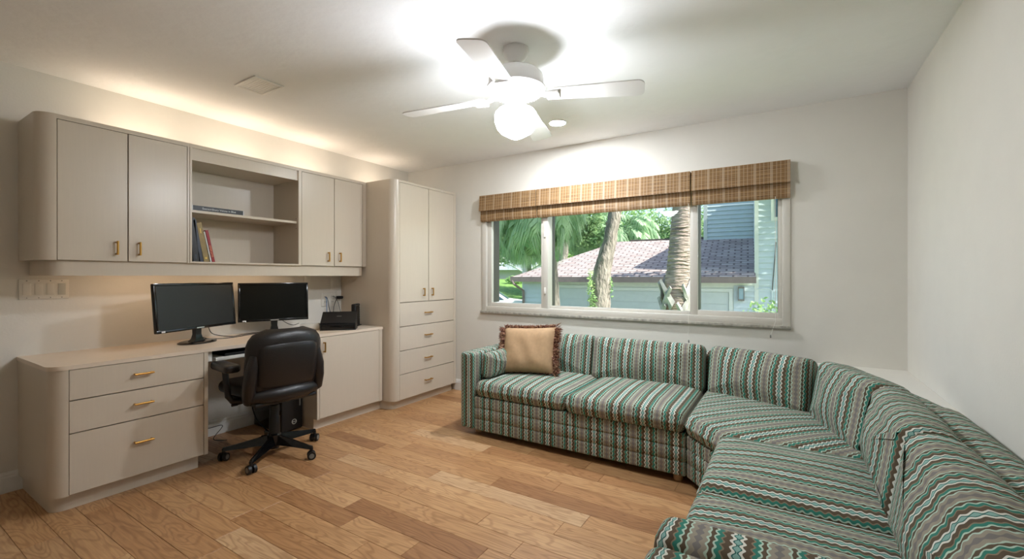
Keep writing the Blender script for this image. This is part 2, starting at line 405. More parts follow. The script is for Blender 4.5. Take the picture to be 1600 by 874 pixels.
# ------------------------------------------------------------------ window
win = struct(bpy.data.objects.new('window_1', None)); COL.objects.link(win); win.location = (-1.34, YB, .86)
def wpart(name, mb, mat, **k): return obj(name, mb, mat, win, off=win.location, **k)
fr = MB(); a, b = YB - .012, YB + .13
fr.box(WX0, WX0 + .055, a, b, WZ0, WZ1, .004).box(WX1 - .05, WX1, a, b, WZ0, WZ1, .004)
fr.box(WX0 + .053, WX1 - .048, a + .003, b, WZ0, WZ0 + .05, .004).box(WX0 + .053, WX1 - .048, a + .003, b, WZ1 - .05, WZ1, .004)
wpart('window_frame', fr, 'frame')
def sash(x0, x1, z0, z1, wl, wr, wb_, y0, y1):
    m = MB().box(x0, x0 + wl, y0, y1, z0, z1, .003).box(x1 - wr, x1, y0, y1, z0, z1, .003).box(x0, x1, y0 + .002, y1 - .002, z0, z0 + wb_, .003).box(x0, x1, y0 + .002, y1 - .002, z1 - .04, z1, .003)
    o = wpart('sash', m, 'frame')
    p = obj('pane', MB().box(x0 + wl, x1 - wr, (y0 + y1) / 2 - .003, (y0 + y1) / 2 + .003, z0 + wb_, z1 - .04), 'glass', o, off=win.location, smooth=0)
    d = MB(); ye0, ye1 = y1 - .004, YB + .155      # bronze exterior screen frame beyond the pane
    d.box(x0 + wl - .012, x0 + wl + .004, ye0, ye1, z0 + wb_, z1).box(x1 - wr - .004, x1 - wr + .012, ye0, ye1, z0 + wb_, z1)
    wpart('screen_track', d, 'bronze', smooth=0)
zb = WZ0 + .045; zt = WZ1 - .045
sash(WX0 + .05, -1.985, zb, zt, .055, .03, .045, YB + .015, YB + .06)
sash(-1.955, -.655, zb, zt, .016, .016, .03, YB + .055, YB + .10)
sash(-.66, WX1 - .045, zb, zt, .055, .032, .045, YB + .015, YB + .06)
wpart('mullion', MB().box(-1.988, -1.935, YB + .0, YB + .11, zb, zt, .003), 'frame')
wpart('lock', MB().box(-1.972, -1.955, YB - .012, YB + .004, 1.06, 1.12, .003), 'white_plastic'); wpart('lock', MB().box(-1.972, -1.955, YB - .012, YB + .004, 1.60, 1.66, .003), 'white_plastic')
sill = wpart('window_sill', MB().box(WX0 - .012, WX1 + .004, YB - .03, YB + .05, WZ0 - .02, WZ0 + .002, .003), 'marble')
# bamboo roman shades
def shade(x0, x1, label, cords):
    t = thing('roman_shade', label, 'blind', ((x0 + x1) / 2, YB, 1.78), 0, 'woven roman shades over the window')
    def sheet(name, prof):
        vs = []; uv = []; fs = []; acc = 0; n = len(prof)
        nx = 12
        for j in range(nx + 1):
            x = x0 + .004 + (x1 - x0 - .008) * j / nx; acc = 0
            for i, (y, z) in enumerate(prof):
                if i: acc += math.hypot(y - prof[i - 1][0], z - prof[i - 1][1])
                vs.append((x, y, z)); uv.append((x, acc))
        for j in range(nx):
            for i in range(n): fs.append((j * n + i, j * n + (i + 1) % n, (j + 1) * n + (i + 1) % n, (j + 1) * n + i))
        fs.append(tuple(range(n))[::-1]); fs.append(tuple(nx * n + i for i in range(n)))
        mb = MB().add(vs, fs); mb.uv = uv; return W(name, mb, 'bamboo', t, smooth=50)
    y = YB
    sheet('headrail_board', [(y - .045, 2.052), (y - .001, 2.052), (y - .001, 2.03), (y - .045, 2.03)])
    sheet('valance', [(y - .062, 2.054), (y - .050, 2.054), (y - .060, 1.897), (y - .074, 1.895)])
    sheet('fold', [(y - .042, 2.028), (y - .030, 2.028), (y - .012, 1.88), (y - .010, 1.83), (y - .016, 1.797), (y - .028, 1.787), (y - .040, 1.80), (y - .044, 1.83), (y - .042, 1.88)])
    for (cx, z0, zz) in cords:
        W('pull_cord', MB().tube([(cx, y - .06, 1.80), (cx, y - .058, z0 + .1), (cx + zz, y - .05, z0)], .0016, 5), 'cord', t)
        W('cord_tassel', MB().lathe([(.001, 0), (.006, .004), (.005, .02), (.001, .026)], (cx + zz, y - .05, z0 - .02), 8), 'grey_plastic', t)
shade(-2.698, -2.031, 'short woven bamboo shade nearest the tall wardrobe cabinet', [])
shade(-2.029, -.645, 'widest woven bamboo shade over the middle pane', [(-.66, .72, 0)])
shade(-.643, .024, 'woven bamboo shade over the pane that shows the grey siding wall', [(-.072, .80, -.03)])

# ------------------------------------------------------------------ built-in cabinets
G = .0026
def handle(t, sub, p0, p1, off):      # bar pull: two posts and a bar, off = vector out from the face
    p0 = Vector(p0); p1 = Vector(p1); off = Vector(off); d = (p1 - p0).normalized(); mb = MB()
    mb.tube([p0 + d * .006 - off * .02, p0 + d * .006 + off], .0055, 8).tube([p1 - d * .006 - off * .02, p1 - d * .006 + off], .0055, 8)
    mb.tube([p0 + off, p1 + off], .006, 10)
    return W('handle', mb, 'brass', t, sub)
def front(t, name, x, y0, y1, z0, z1, hd, th=.0372):
    o = W(name, MB().box(x - th, x, y0 + G, y1 - G, z0 + G, z1 - G, .0012, 1), 'cab', t)
    if hd: handle(t, o, hd[0], hd[1], (.024, 0, 0))
    return o
# base drawer cabinet
DX = -3.155; TX = -3.21; R0 = .071
t = thing('drawer_cabinet', 'beige three-drawer base cabinet with rounded end below the light switches', 'cabinet', (-3.46, 1.02, 0))
out = [(XL, .66)] + arc(DX - R0, .66 + R0, R0, -90, 0, 10) + [(DX, .7305), (DX - .037, .7305), (DX - .037, 1.3565), (DX, 1.3565), (DX, 1.379), (XL, 1.379)]
W('body', MB().prism(out, .088, .742), 'cab', t, smooth=30)
W('toe_kick', MB().prism([(XL, .676)] + arc(TX - .06, .676 + .06, .06, -90, 0, 8) + [(TX, 1.345), (XL, 1.345)], 0, .09), 'cab', t, smooth=30)
zz = [.742, .579, .408, .089]
for i in range(3):
    zc = [.669, .499, .281][i]
    front(t, 'drawer', DX, .7305, 1.3565, zz[i + 1], zz[i], ((DX, .997, zc), (DX, 1.087, zc)))
# desktop
tdesk = thing('desktop', 'long beige laminate worktop carrying the two monitors', 'worktop', (-3.46, 1.7, .742))
W('slab', MB().prism([(XL, .655)] + arc(DX + .004 - R0, .655 + R0, R0, -90, 0, 10) + [(DX + .004, 2.822), (DX - .03, 2.834), (XL, 2.834)], .742, .764), 'dtop', tdesk, smooth=30)
# keyboard tray
t = thing('keyboard_tray', 'white pull-out keyboard tray slung under the worktop', 'tray', (-3.4, 1.76, .66))
W('tray', MB().box(-3.55, -3.19, 1.44, 2.09, .668, .69, .003), 'white_plastic', t)
for y in (1.385, 2.118): W('rail', MB().box(-3.56, -3.185, y, y + .032, .672, .742, .003), 'white_plastic', t)
W('tray_well', MB().box(-3.62, -3.36, 1.42, 2.115, .692, .742), 'black_plastic', t, smooth=0)
t = thing('keyboard', 'black keyboard on the pull-out tray behind the chair', 'keyboard', (-3.28, 1.72, .69))
W('case', MB().box(-3.345, -3.20, 1.50, 1.94, .69, .71, .004), 'black_plastic', t)
# right base cabinet
t = thing('storage_cabinet', 'beige single-door base cabinet under the black scanner', 'cabinet', (-3.46, 2.48, 0))
W('body', MB().prism([(XL, 2.155), (DX, 2.155), (DX, 2.1765), (DX - .037, 2.1765), (DX - .037, 2.781), (DX, 2.781), (DX, 2.816), (DX - .02, 2.834), (XL, 2.834)], .088, .742), 'cab', t, smooth=0)
W('toe_kick', MB().box(XL, TX, 2.16, 2.8355, 0, .09), 'cab', t, smooth=0)
front(t, 'door', DX, 2.1765, 2.781, .089, .741, ((DX, 2.212, .618), (DX, 2.212, .70)))
# tall cabinet
FX = -3.03; R1 = .075
t = thing('tall_cabinet', 'tall beige wardrobe cabinet with two doors above four drawers', 'cabinet', (-3.4, 3.29, 0))
out = [(XL, 2.836)] + arc(FX - R1, 2.836 + R1, R1, -90, 0, 10) + [(FX, 2.911), (FX - .037, 2.911), (FX - .037, 3.69), (FX, 3.69), (FX, 3.722), (FX - .02, 3.752), (XL, 3.752)]
out2 = [(XL, 2.836)] + arc(FX - R1, 2.836 + R1, R1, -90, 0, 10) + [(FX, 3.722), (FX - .02, 3.752), (XL, 3.752)]
W('body', MB().prism(out, .079, 2.097), 'cab', t, smooth=30)
W('top', MB().prism(out2, 2.097, 2.118), 'cab', t, smooth=30)
W('toe_kick', MB().prism([(XL, 2.837), (TX, 2.837)] + arc(FX - .05 - .06, 2.915, .06, -80, 0, 8) + [(FX - .05, 3.71), (XL, 3.71)], 0, .08), 'cab', t, smooth=30)
front(t, 'door', FX, 2.911, 3.299, .983, 2.097, ((FX, 3.222, 1.035), (FX, 3.222, 1.112)))
front(t, 'door', FX, 3.301, 3.69, .983, 2.097, ((FX, 3.345, 1.035), (FX, 3.345, 1.112)))
zz = [.982, .758, .534, .315, .08]
for i in range(4):
    zc = [.872, .652, .428, .207][i]
    front(t, 'drawer', FX, 2.911, 3.69, zz[i + 1], zz[i], ((FX, 3.238, zc), (FX, 3.336, zc)))
# wall cabinets
UX = -3.396; UZ0, UZ1, UT = 1.316, 2.093, 2.118
def wall_cab(label, y0, y1, d0, dm, d1, rounded, hy):
    t = thing('wall_cabinet', label, 'cabinet', (-3.58, (y0 + y1) / 2, UZ0))
    st = [(XL, y0)] + (arc(UX - R0, y0 + R0, R0, -90, 0, 10) if rounded else [(UX, y0)])
    W('body', MB().prism(st + [(UX, d0), (UX - .037, d0), (UX - .037, d1), (UX, d1), (UX, y1), (XL, y1)], UZ0, UZ1), 'cab', t, smooth=30)
    W('top', MB().prism(st + [(UX, y1), (XL, y1)], UZ1, UT), 'cab', t, smooth=30)
    front(t, 'door', UX, d0, dm, UZ0 - .001, UZ1, ((UX, hy[0], 1.355), (UX, hy[0], 1.437)))
    front(t, 'door', UX, dm, d1, UZ0 - .001, UZ1, ((UX, hy[1], 1.355), (UX, hy[1], 1.437)))
wall_cab('beige two-door wall cabinet with a rounded end above the light switches', .66, 1.374, .739, 1.048, 1.361, True, (.993, 1.101))
wall_cab('beige two-door wall cabinet between the open shelves and wardrobe cabinet', 2.163, 2.834, 2.177, 2.488, 2.797, False, (2.424, 2.541))
t = thing('open_shelf_unit', 'open beige bookshelf niche between the two wall cabinets', 'shelf', (-3.58, 1.77, UZ0))
W('side_panel', MB().box(XL, UX + .004, 1.3745, 1.386, UZ0, UZ1), 'cab', t, smooth=0)
W('side_panel', MB().box(XL, UX + .004, 2.149, 2.1625, UZ0, UZ1), 'cab', t, smooth=0)
W('bottom_panel', MB().box(XL, UX + .004, 1.386, 2.149, UZ0, 1.327), 'cab', t, smooth=0)
W('header_panel', MB().box(UX - .03, UX - .008, 1.386, 2.149, 2.012, UZ1), 'cab', t, smooth=0)
W('inner_top', MB().box(XL, UX - .03, 1.386, 2.149, 2.012, 2.024), 'cab', t, smooth=0)
W('top', MB().box(XL, UX, 1.3745, 2.1625, UZ1, UT), 'cab', t, smooth=0)
W('back_panel', MB().box(XL, XL + .008, 1.386, 2.149, 1.327, 2.012), 'cab', t, smooth=0)
W('shelf', MB().box(XL + .008, UX - .022, 1.386, 2.149, 1.660, 1.678, .001, 1), 'cab', t)
for z in (1.70, 1.62):
    W('painted_pin_hole', MB().tube([(UX - .03, 2.1488, z), (UX - .03, 2.1482, z)], .004, 8), 'bronze', t)  # dark discs stand in for the shade inside shelf-pin holes
t = thing('light_valance', 'beige light valance running beneath the wall cabinets', 'valance', (-3.5, 1.75, 1.23))
vo = [(XL, .705)] + arc(UX - .022 - .07, .705 + .07, .07, -90, 0, 8) + [(UX - .022, 2.80), (UX - .042, 2.80)] + arc(UX - .022 - .07, .705 + .07, .05, 0, -90, 8) + [(XL, .725)]
W('rail', MB().prism(vo, 1.231, UZ0 - .001), 'cab', t, smooth=30)
W('end_return', MB().box(XL, UX - .042, 2.78, 2.80, 1.231, UZ0 - .001), 'cab', t, smooth=0)
# light strips hidden above and below the wall cabinets
for (y0, y1, lb) in ((.95, 1.55, 'warm strip light under the wall cabinet with the rounded end'), (1.62, 2.2, 'warm strip light under the open shelf niche')):
    t = thing('under_cabinet_light', lb, 'light', (-3.5, (y0 + y1) / 2, 1.30), 0, 'under-cabinet strip lights')
    W('housing', MB().box(-3.55, -3.50, y0, y1, 1.297, 1.3145), 'white_plastic', t, smooth=0)
    W('diffuser', MB().box(-3.545, -3.505, y0 + .01, y1 - .01, 1.290, 1.2968), 'strip', t, smooth=0)
for (y0, y1, lb) in ((1.0, 1.45, 'on the wall cabinet with the rounded end'), (1.6, 2.05, 'on top of the open shelf niche'), (2.2, 2.65, 'on the wall cabinet beside the wardrobe cabinet'), (3.0, 3.35, 'on top of the tall wardrobe cabinet')):
    t = thing('cove_light', 'warm uplight strip ' + lb, 'light', (-3.6, (y0 + y1) / 2, UT), 0, 'uplights above the cabinets')
    W('housing', MB().box(-3.64, -3.58, y0, y1, UT, UT + .012), 'white_plastic', t, smooth=0)
    W('diffuser', MB().box(-3.635, -3.585, y0 + .01, y1 - .01, UT + .0122, UT + .018), 'strip_up', t, smooth=0)

# ------------------------------------------------------------------ sectional sofa
SO = Vector((-.6, 3.0, 0))
sofa = thing('sectional_sofa', 'L-shaped sectional sofa in wavy green, brown and white striped fabric', 'sofa', SO)
def S(name, mb, mat='fabric', **k): return obj(name, mb, mat, sofa, off=SO, smooth=60, **k)
def rect(x0, x1, y0, y1): return [(x0, y0), (x1, y0), (x1, y1), (x0, y1)]
ZB, ZS = .048, .305
def slab(name, poly, z0, z1, **k):
    return S(name, pillow(poly, z1 - z0, T=Matrix.Translation((0, 0, z0)), **k))
SF = 2.735                                          # front face of the back-wall section
gr = (.085, .17)
slab('seat_base', rect(-2.05, -.503, SF, 3.70), ZB, ZS, r=.012, rc=.02, grooves=gr, uv0=(.045, 0))
slab('seat_cushion', rect(-2.035, -1.276, SF - .012, 3.50), ZS, .425, r=.042, rc=.05, crown=.022, uv0=(.045, .003), bulge=.008)
slab('seat_cushion', rect(-1.272, -.508, SF - .03, 3.50), ZS, .432, r=.042, rc=.05, crown=.026, uv0=(.063, .01), bulge=.008)
# far arm
def side_T(o, ux): # plan (length,height) -> world; thickness along +-
    return frame_T(o, ux, (0, 0, 1), Vector(ux).cross(Vector((0, 0, 1))))
S('arm', pillow(rect(0, .97, ZB, .635), .122, r=.02, rc=.03, T=frame_T((-2.172, SF - .012, 0), (0, 1, 0), (0, 0, 1), (1, 0, 0)), uv0=(.03, 0)))
S('arm_pillow', pillow(rect(.0, .50, 0, .205), .10, r=.045, rc=.05, crown=.018, crown_b=.01, T=frame_T((-2.05, 2.80, .432), (0, 1, 0), (.10, 0, .995), (.995, 0, -.10)), uv0=(.07, 0)))
def back_cushion(p0, p1, z0, h, th, tilt, uv0=0., crown=.03, r=.052, thb=.0):
    p0 = Vector(p0); p1 = Vector(p1); u = (p1 - p0).normalized(); u3 = Vector((u.x, u.y, 0)); n = Vector((u.y, -u.x, 0))   # n: towards the seat
    wd = (p1 - p0).length; up = (Vector((0, 0, 1)) - n * math.tan(R(tilt))).normalized(); nn = u3.cross(up)
    if nn.dot(n) < 0: nn = -nn
    o = Vector((p0.x, p0.y, z0)) - nn * th
    return S('back_cushion', pillow(rect(.002, wd - .002, 0, h), th, r=r, rc=.055, crown=crown, crown_b=.02, T=frame_T(o, u3, up, nn), uv0=(uv0, 0), wob=.006, nr=7, seg=5))
# front face lines of the back cushions run left to right seen from the seat
back_cushion((-2.02, 3.33), (-1.345, 3.33), .41, .345, .19, 10, .03)
back_cushion((-1.345, 3.325), (-.497, 3.325), .41, .34, .19, 10, .05)
back_cushion((-.498, 3.335), (.085, 3.085), .405, .345, .19, 10, .02)
back_cushion((.085, 3.085), (.262, 2.53), .405, .355, .19, 10, .08)
back_cushion((.262, 2.525), (.258, 1.85), .41, .352, .185, 8, .02, r=.075)
back_cushion((.258, 1.845), (.245, .985), .41, .355, .185, 8, .10, r=.075)
# back frame behind the cushions: left run, corner run, right run
S('back_frame', pillow(rect(-2.06, -.503, ZB, .64), .16, r=.05, rc=.05, T=frame_T((0, 3.735, 0), (1, 0, 0), (0, 0, 1), (0, -1, 0)), uv0=(.05, 0)))
def run_frame(path, z0, z1, th, uvo):
    P = [Vector(p) for p in path]; vs = []; fs = []; uv = []; acc = 0
    prof = [(0, z0), (0, z0 + .2)] + [(0, z1 - .09)] + [(th / 2 - th / 2 * math.cos(R(a)), z1 - .09 + .09 * math.sin(R(a))) for a in range(20, 181, 20)] + [(th, z0 + .2), (th, z0)]
    n = len(prof)
    for i, p in enumerate(P):
        if i: acc += (P[i] - P[i - 1]).length
        d = (P[min(i + 1, len(P) - 1)] - P[max(i - 1, 0)]).normalized(); nn = Vector((d.y, -d.x)); v = 0
        for k, (q, z) in enumerate(prof):
            if k: v += math.hypot(q - prof[k - 1][0], z - prof[k - 1][1])
            w_ = p + nn * q; vs.append((w_.x, w_.y, z)); uv.append((acc + uvo, v))
    for i in range(len(P) - 1):
        for k in range(n): fs.append((i * n + k, i * n + (k + 1) % n, (i + 1) * n + (k + 1) % n, (i + 1) * n + k))
    fs.append(tuple(range(n))[::-1]); fs.append(tuple((len(P) - 1) * n + k for k in range(n)))
    mb = MB().add(vs, fs); mb.uv = uv; return mb
def bez(p0, p1, p2, p3, n=14):
    out = []
    for i in range(n + 1):
        s = i / n; out.append(tuple((1 - s) ** 3 * p0[k] + 3 * s * (1 - s) ** 2 * p1[k] + 3 * s * s * (1 - s) * p2[k] + s ** 3 * p3[k] for k in range(len(p0))))
    return out
corner_out = bez((-.500, 3.735), (.12, 3.68), (.60, 3.2), (.645, 2.50))
S('back_frame', run_frame(corner_out, ZB, .665, .20, .0))
S('back_frame', run_frame([(.645, 2.495 - i * .1) for i in range(16)], ZB, .685, .20, .05))
# corner seat (wedge) : front edge runs at an angle between the two straight sections
AU = Vector((.23, -.25)).normalized()
wedge = [(-.497, SF), (-.285, 2.475), (.50, 2.475), (.52, 2.7), (.30, 3.25), (-.1, 3.55), (-.497, 3.60)]
slab('seat_base', [(-.498, SF + .0), (-.27, 2.478), (.50, 2.478), (.50, 2.75), (.25, 3.25), (-.1, 3.55), (-.498, 3.60)], ZB, ZS - .01, r=.012, rc=.015, grooves=gr, au=AU, uv0=(.02, 0))
slab('seat_cushion', [(-.497, SF - .03), (-.295, 2.48), (.35, 2.48), (.40, 2.7), (.20, 3.15), (-.1, 3.40), (-.497, 3.45)], ZS - .01, .425, r=.045, rc=.03, crown=.02, au=AU, uv0=(.08, 0), bulge=.01)
# right section, along the right wall (front faces -X)
XF = -.265
slab('seat_base', rect(XF, .60, .98, 2.473), ZB, ZS, r=.012, rc=.02, grooves=gr, au=(0, 1), uv0=(.03, 0))
slab('seat_cushion', rect(XF - .03, .40, 1.815, 2.468), ZS, .432, r=.045, rc=.055, crown=.024, au=(0, 1), uv0=(.015, 0), bulge=.01)
slab('seat_cushion', rect(XF - .03, .40, 1.16, 1.808), ZS, .428, r=.045, rc=.055, crown=.02, au=(0, 1), uv0=(.10, 0), bulge=.01)
S('arm', pillow(rect(0, .525, ZB, .582), .13, r=.028, rc=.05, T=frame_T((-.292, 1.105, 0), (1, 0, 0), (0, 0, 1), (0, -1, 0)), uv0=(.135, 0)))
S('arm_pillow', pillow(rect(.0, .52, 0, .160), .155, r=.05, rc=.05, crown=.01, crown_b=.01, T=frame_T((-.292, 1.275, .43), (1, 0, 0), (0, -.06, .998), (0, -.998, -.06)), uv0=(.15, .004)))
for (x, y) in ((-2.07, 2.83), (-.56, 2.80), (-2.07, 3.6), (-.24, 1.12), (-.22, 2.40)):
    S('leg', MB().lathe([(.024, 0), (.027, .01), (.027, .052)], (x, y, 0), 14), 'leg_wood')
# ledge in the corner behind the sofa
lp = [(.18, 3.754), (.6565, 3.754), (.6565, 2.62), (.62, 2.80), (.50, 3.25), (.30, 3.54)]
ledge = tag(obj('corner_ledge', MB().prism(lp[::-1], .585, .619), 'wall', smooth=0), 'plain beige triangular ledge filling the corner behind the sofa', 'ledge')

# ------------------------------------------------------------------ throw pillow
def throw_pillow():
    cx, cy, z0 = -1.775, 3.075, .445
    t = thing('throw_pillow', 'square tan linen throw pillow with shaggy brown fringe', 'pillow', (cx, cy, z0), R(9))
    s = .45; hh = .385; T = Matrix.Rotation(R(-21), 4, 'X') @ Matrix.Rotation(R(-3), 4, 'Y')
    n = 18; vs = []; fs = []
    for side in (1, -1):
        for j in range(n + 1):
            for i in range(n + 1):
                u, v = 2 * i / n - 1, 2 * j / n - 1
                pinch = 1 - .06 * (1 - u * u) * v * v - .06 * (1 - v * v) * u * u
                x = u * s / 2 * (1 - .05 * (1 - v * v)); z = hh / 2 + v * hh / 2 * (1 - .05 * (1 - u * u))
                th = .092 * max(0, (1 - u ** 4) * (1 - v ** 4)) ** .5
                wr = .006 * math.sin(9 * u + 4 * v) * (1 - abs(u)) + .004 * noise.noise(Vector((u * 3, v * 3, side)))
                vs.append(T @ Vector((x, -side * (th + wr * (th > .02)), z)))
    m = (n + 1) ** 2
    for k in (0, 1):
        for j in range(n):
            for i in range(n):
                q = (k * m + j * (n + 1) + i, k * m + j * (n + 1) + i + 1, k * m + (j + 1) * (n + 1) + i + 1, k * m + (j + 1) * (n + 1) + i)
                fs.append(q if k == 0 else q[::-1])
    obj('cover', MB().add(vs, fs), 'tan', t)
    rng = random.Random(5); mb = MB()
    for k in range(2600):
        e = rng.randrange(4); q = rng.uniform(-1, 1)
        p = [Vector((q * s / 2, 0, 0)), Vector((s / 2, 0, hh / 2 * (1 + q))), Vector((q * s / 2, 0, hh)), Vector((-s / 2, 0, hh / 2 * (1 + q)))][e]
        d = [Vector((0, 0, -1)), Vector((1, 0, 0)), Vector((0, 0, 1)), Vector((-1, 0, 0))][e]
        cen = Vector((0, 0, hh / 2)); p = cen + (p - cen) * (.97 - .05 * (1 - q * q))
        L = rng.uniform(.04, .072) * (.55 if e in (0, 2) else 1.0)
        dd = (d + Vector((rng.uniform(-.7, .7), rng.uniform(-.9, .5), rng.uniform(-.8, .4)))).normalized()
        if e == 0: dd.z = abs(dd.z) * .1 - .05; dd.y = -abs(dd.y)
        p2 = p + dd * L; m_ = (p + p2) / 2 + Vector((rng.uniform(-1, 1), rng.uniform(-1, 1), rng.uniform(-1, 1))) * .008
        sd = dd.orthogonal().normalized() * .0028; sd2 = dd.cross(sd).normalized() * .0028
        pts = [T @ x for x in (p + sd, p - sd, m_ + sd2, m_ - sd2, p2)]
        mb.add(pts, [(0, 1, 3, 2), (2, 3, 4), (0, 2, 4), (1, 4, 3)])
    f = obj('fringe', mb, 'fringe', t, smooth=0); f['kind'] = 'stuff'; f['label'] = 'shaggy brown and cream fringe'
throw_pillow()

# ------------------------------------------------------------------ ceiling fan
def fan():
    t = thing('ceiling_fan', 'white four-blade ceiling fan with a lit schoolhouse globe', 'ceiling fan', (-1.23, 2.016, H))
    P = lambda name, mb, mat, sub=None, **k: obj(name, mb, mat, sub or t, **k)
    P('canopy', MB().lathe([(.068, 0), (.070, -.012), (.066, -.03), (.05, -.055), (.032, -.068), (.028, -.072)], n=36), 'fan_white')
    P('downrod', MB().lathe([(.013, -.07), (.013, -.115)], n=16), 'fan_white')
    P('motor_housing', MB().lathe([(.03, -.112), (.09, -.118), (.13, -.130), (.145, -.145), (.147, -.16), (.147, -.205)], n=48), 'fan_white')
    ring = P('vent_ring', MB().lathe([(.147, -.205), (.157, -.207), (.157, -.216), (.150, -.224), (.125, -.234), (.085, -.236), (.085, -.225)], n=48), 'fan_white')
    for k in range(40):
        a = 2 * math.pi * k / 40; Rm = Matrix.Rotation(a, 4, 'Z')
        P('vent_rib', MB().box(.098, .136, -.0026, .0026, -.2415, -.2300, T=Rm), 'fan_white', ring, smooth=0)
    P('flywheel', MB().lathe([(.082, -.22), (.082, -.236), (.05, -.243), (.04, -.243)], n=32), 'fan_metal')
    P('switch_housing', MB().lathe([(.055, -.236), (.057, -.245), (.057, -.295), (.050, -.303)], n=32), 'fan_white')
    P('fitter', MB().lathe([(.046, -.30), (.058, -.304), (.062, -.312), (.062, -.325)], n=32), 'fan_white')
    P('globe', MB().lathe([(.056, -.312), (.075, -.317), (.096, -.328), (.110, -.345), (.1135, -.365), (.111, -.392), (.101, -.422), (.083, -.444), (.056, -.460), (.034, -.472), (.014, -.480), (.002, -.4815)], n=40), 'globe')
    for k in range(4):
        Rm = Matrix.Rotation(R(15.2 + 90 * k), 4, 'Z')
        arm = MB().tube([(.06, 0, -.238), (.10, 0, -.244), (.14, 0, -.256), (.175, 0, -.266)], [.013, .012, .012, .012], 8)
        arm.box(.165, .235, -.042, .042, -.274, -.263, .003)
        for (dx, dy) in ((.185, -.026), (.185, .026), (.22, 0)): arm.lathe([(.007, 0), (.006, -.004), (.001, -.005)], (dx, dy, -.274), 8)
        arm.v = [tuple(Rm @ Vector(p)) for p in arm.v]
        P('blade_arm', arm, 'fan_white')
        pl = round_poly([(.178, -.050), (.66, -.068), (.66, .068), (.178, .050)], [.03, .04, .04, .03], 5, .1)
        Tm = Rm @ Matrix.Translation((0, 0, -.249)) @ Matrix.Rotation(R(3), 4, 'Y') @ Matrix.Rotation(R(-9.5), 4, 'X')
        P('blade', MB().prism(pl, -.003, .003, T=Tm), 'fan_white', smooth=30)
fan()
# air vent and downlights
t = thing('ceiling_vent', 'square white air vent flush in the ceiling', 'vent', (-2.845, 1.535, H))
vm = MB(); x0, x1, y0, y1 = -2.965, -2.722, 1.445, 1.628
vm.box(x0, x1, y0, y0 + .018, H - .008, H, .002).box(x0, x1, y1 - .018, y1, H - .008, H, .002).box(x0, x0 + .018, y0 + .018, y1 - .018, H - .008, H, .002).box(x1 - .018, x1, y0 + .018, y1 - .018, H - .008, H, .002)
W('frame', vm, 'trim', t)
for i in range(9):
    yy = y0 + .022 + i * .0165
    W('louver', MB().box(x0 + .018, x1 - .018, yy, yy + .013, H - .005, H - .0025, T=None), 'trim', t, smooth=0)
W('backing', MB().box(x0 + .018, x1 - .018, y0 + .018, y1 - .018, H - .0012, H), 'trim', t, smooth=0)
def can(x, y, label):
    t = thing('recessed_downlight', label, 'light', (x, y, H), 0)
    obj('trim_ring', MB().lathe([(.074, 0), (.074, -.004), (.062, -.005), (.060, 0)], n=36), 'fan_white', t)
    obj('lens', MB().lathe([(.061, -.0042), (.03, -.0046), (.001, -.0047)], n=36), 'can', t)
can(-1.54, 3.155, 'lit round recessed downlight behind the fan blade')


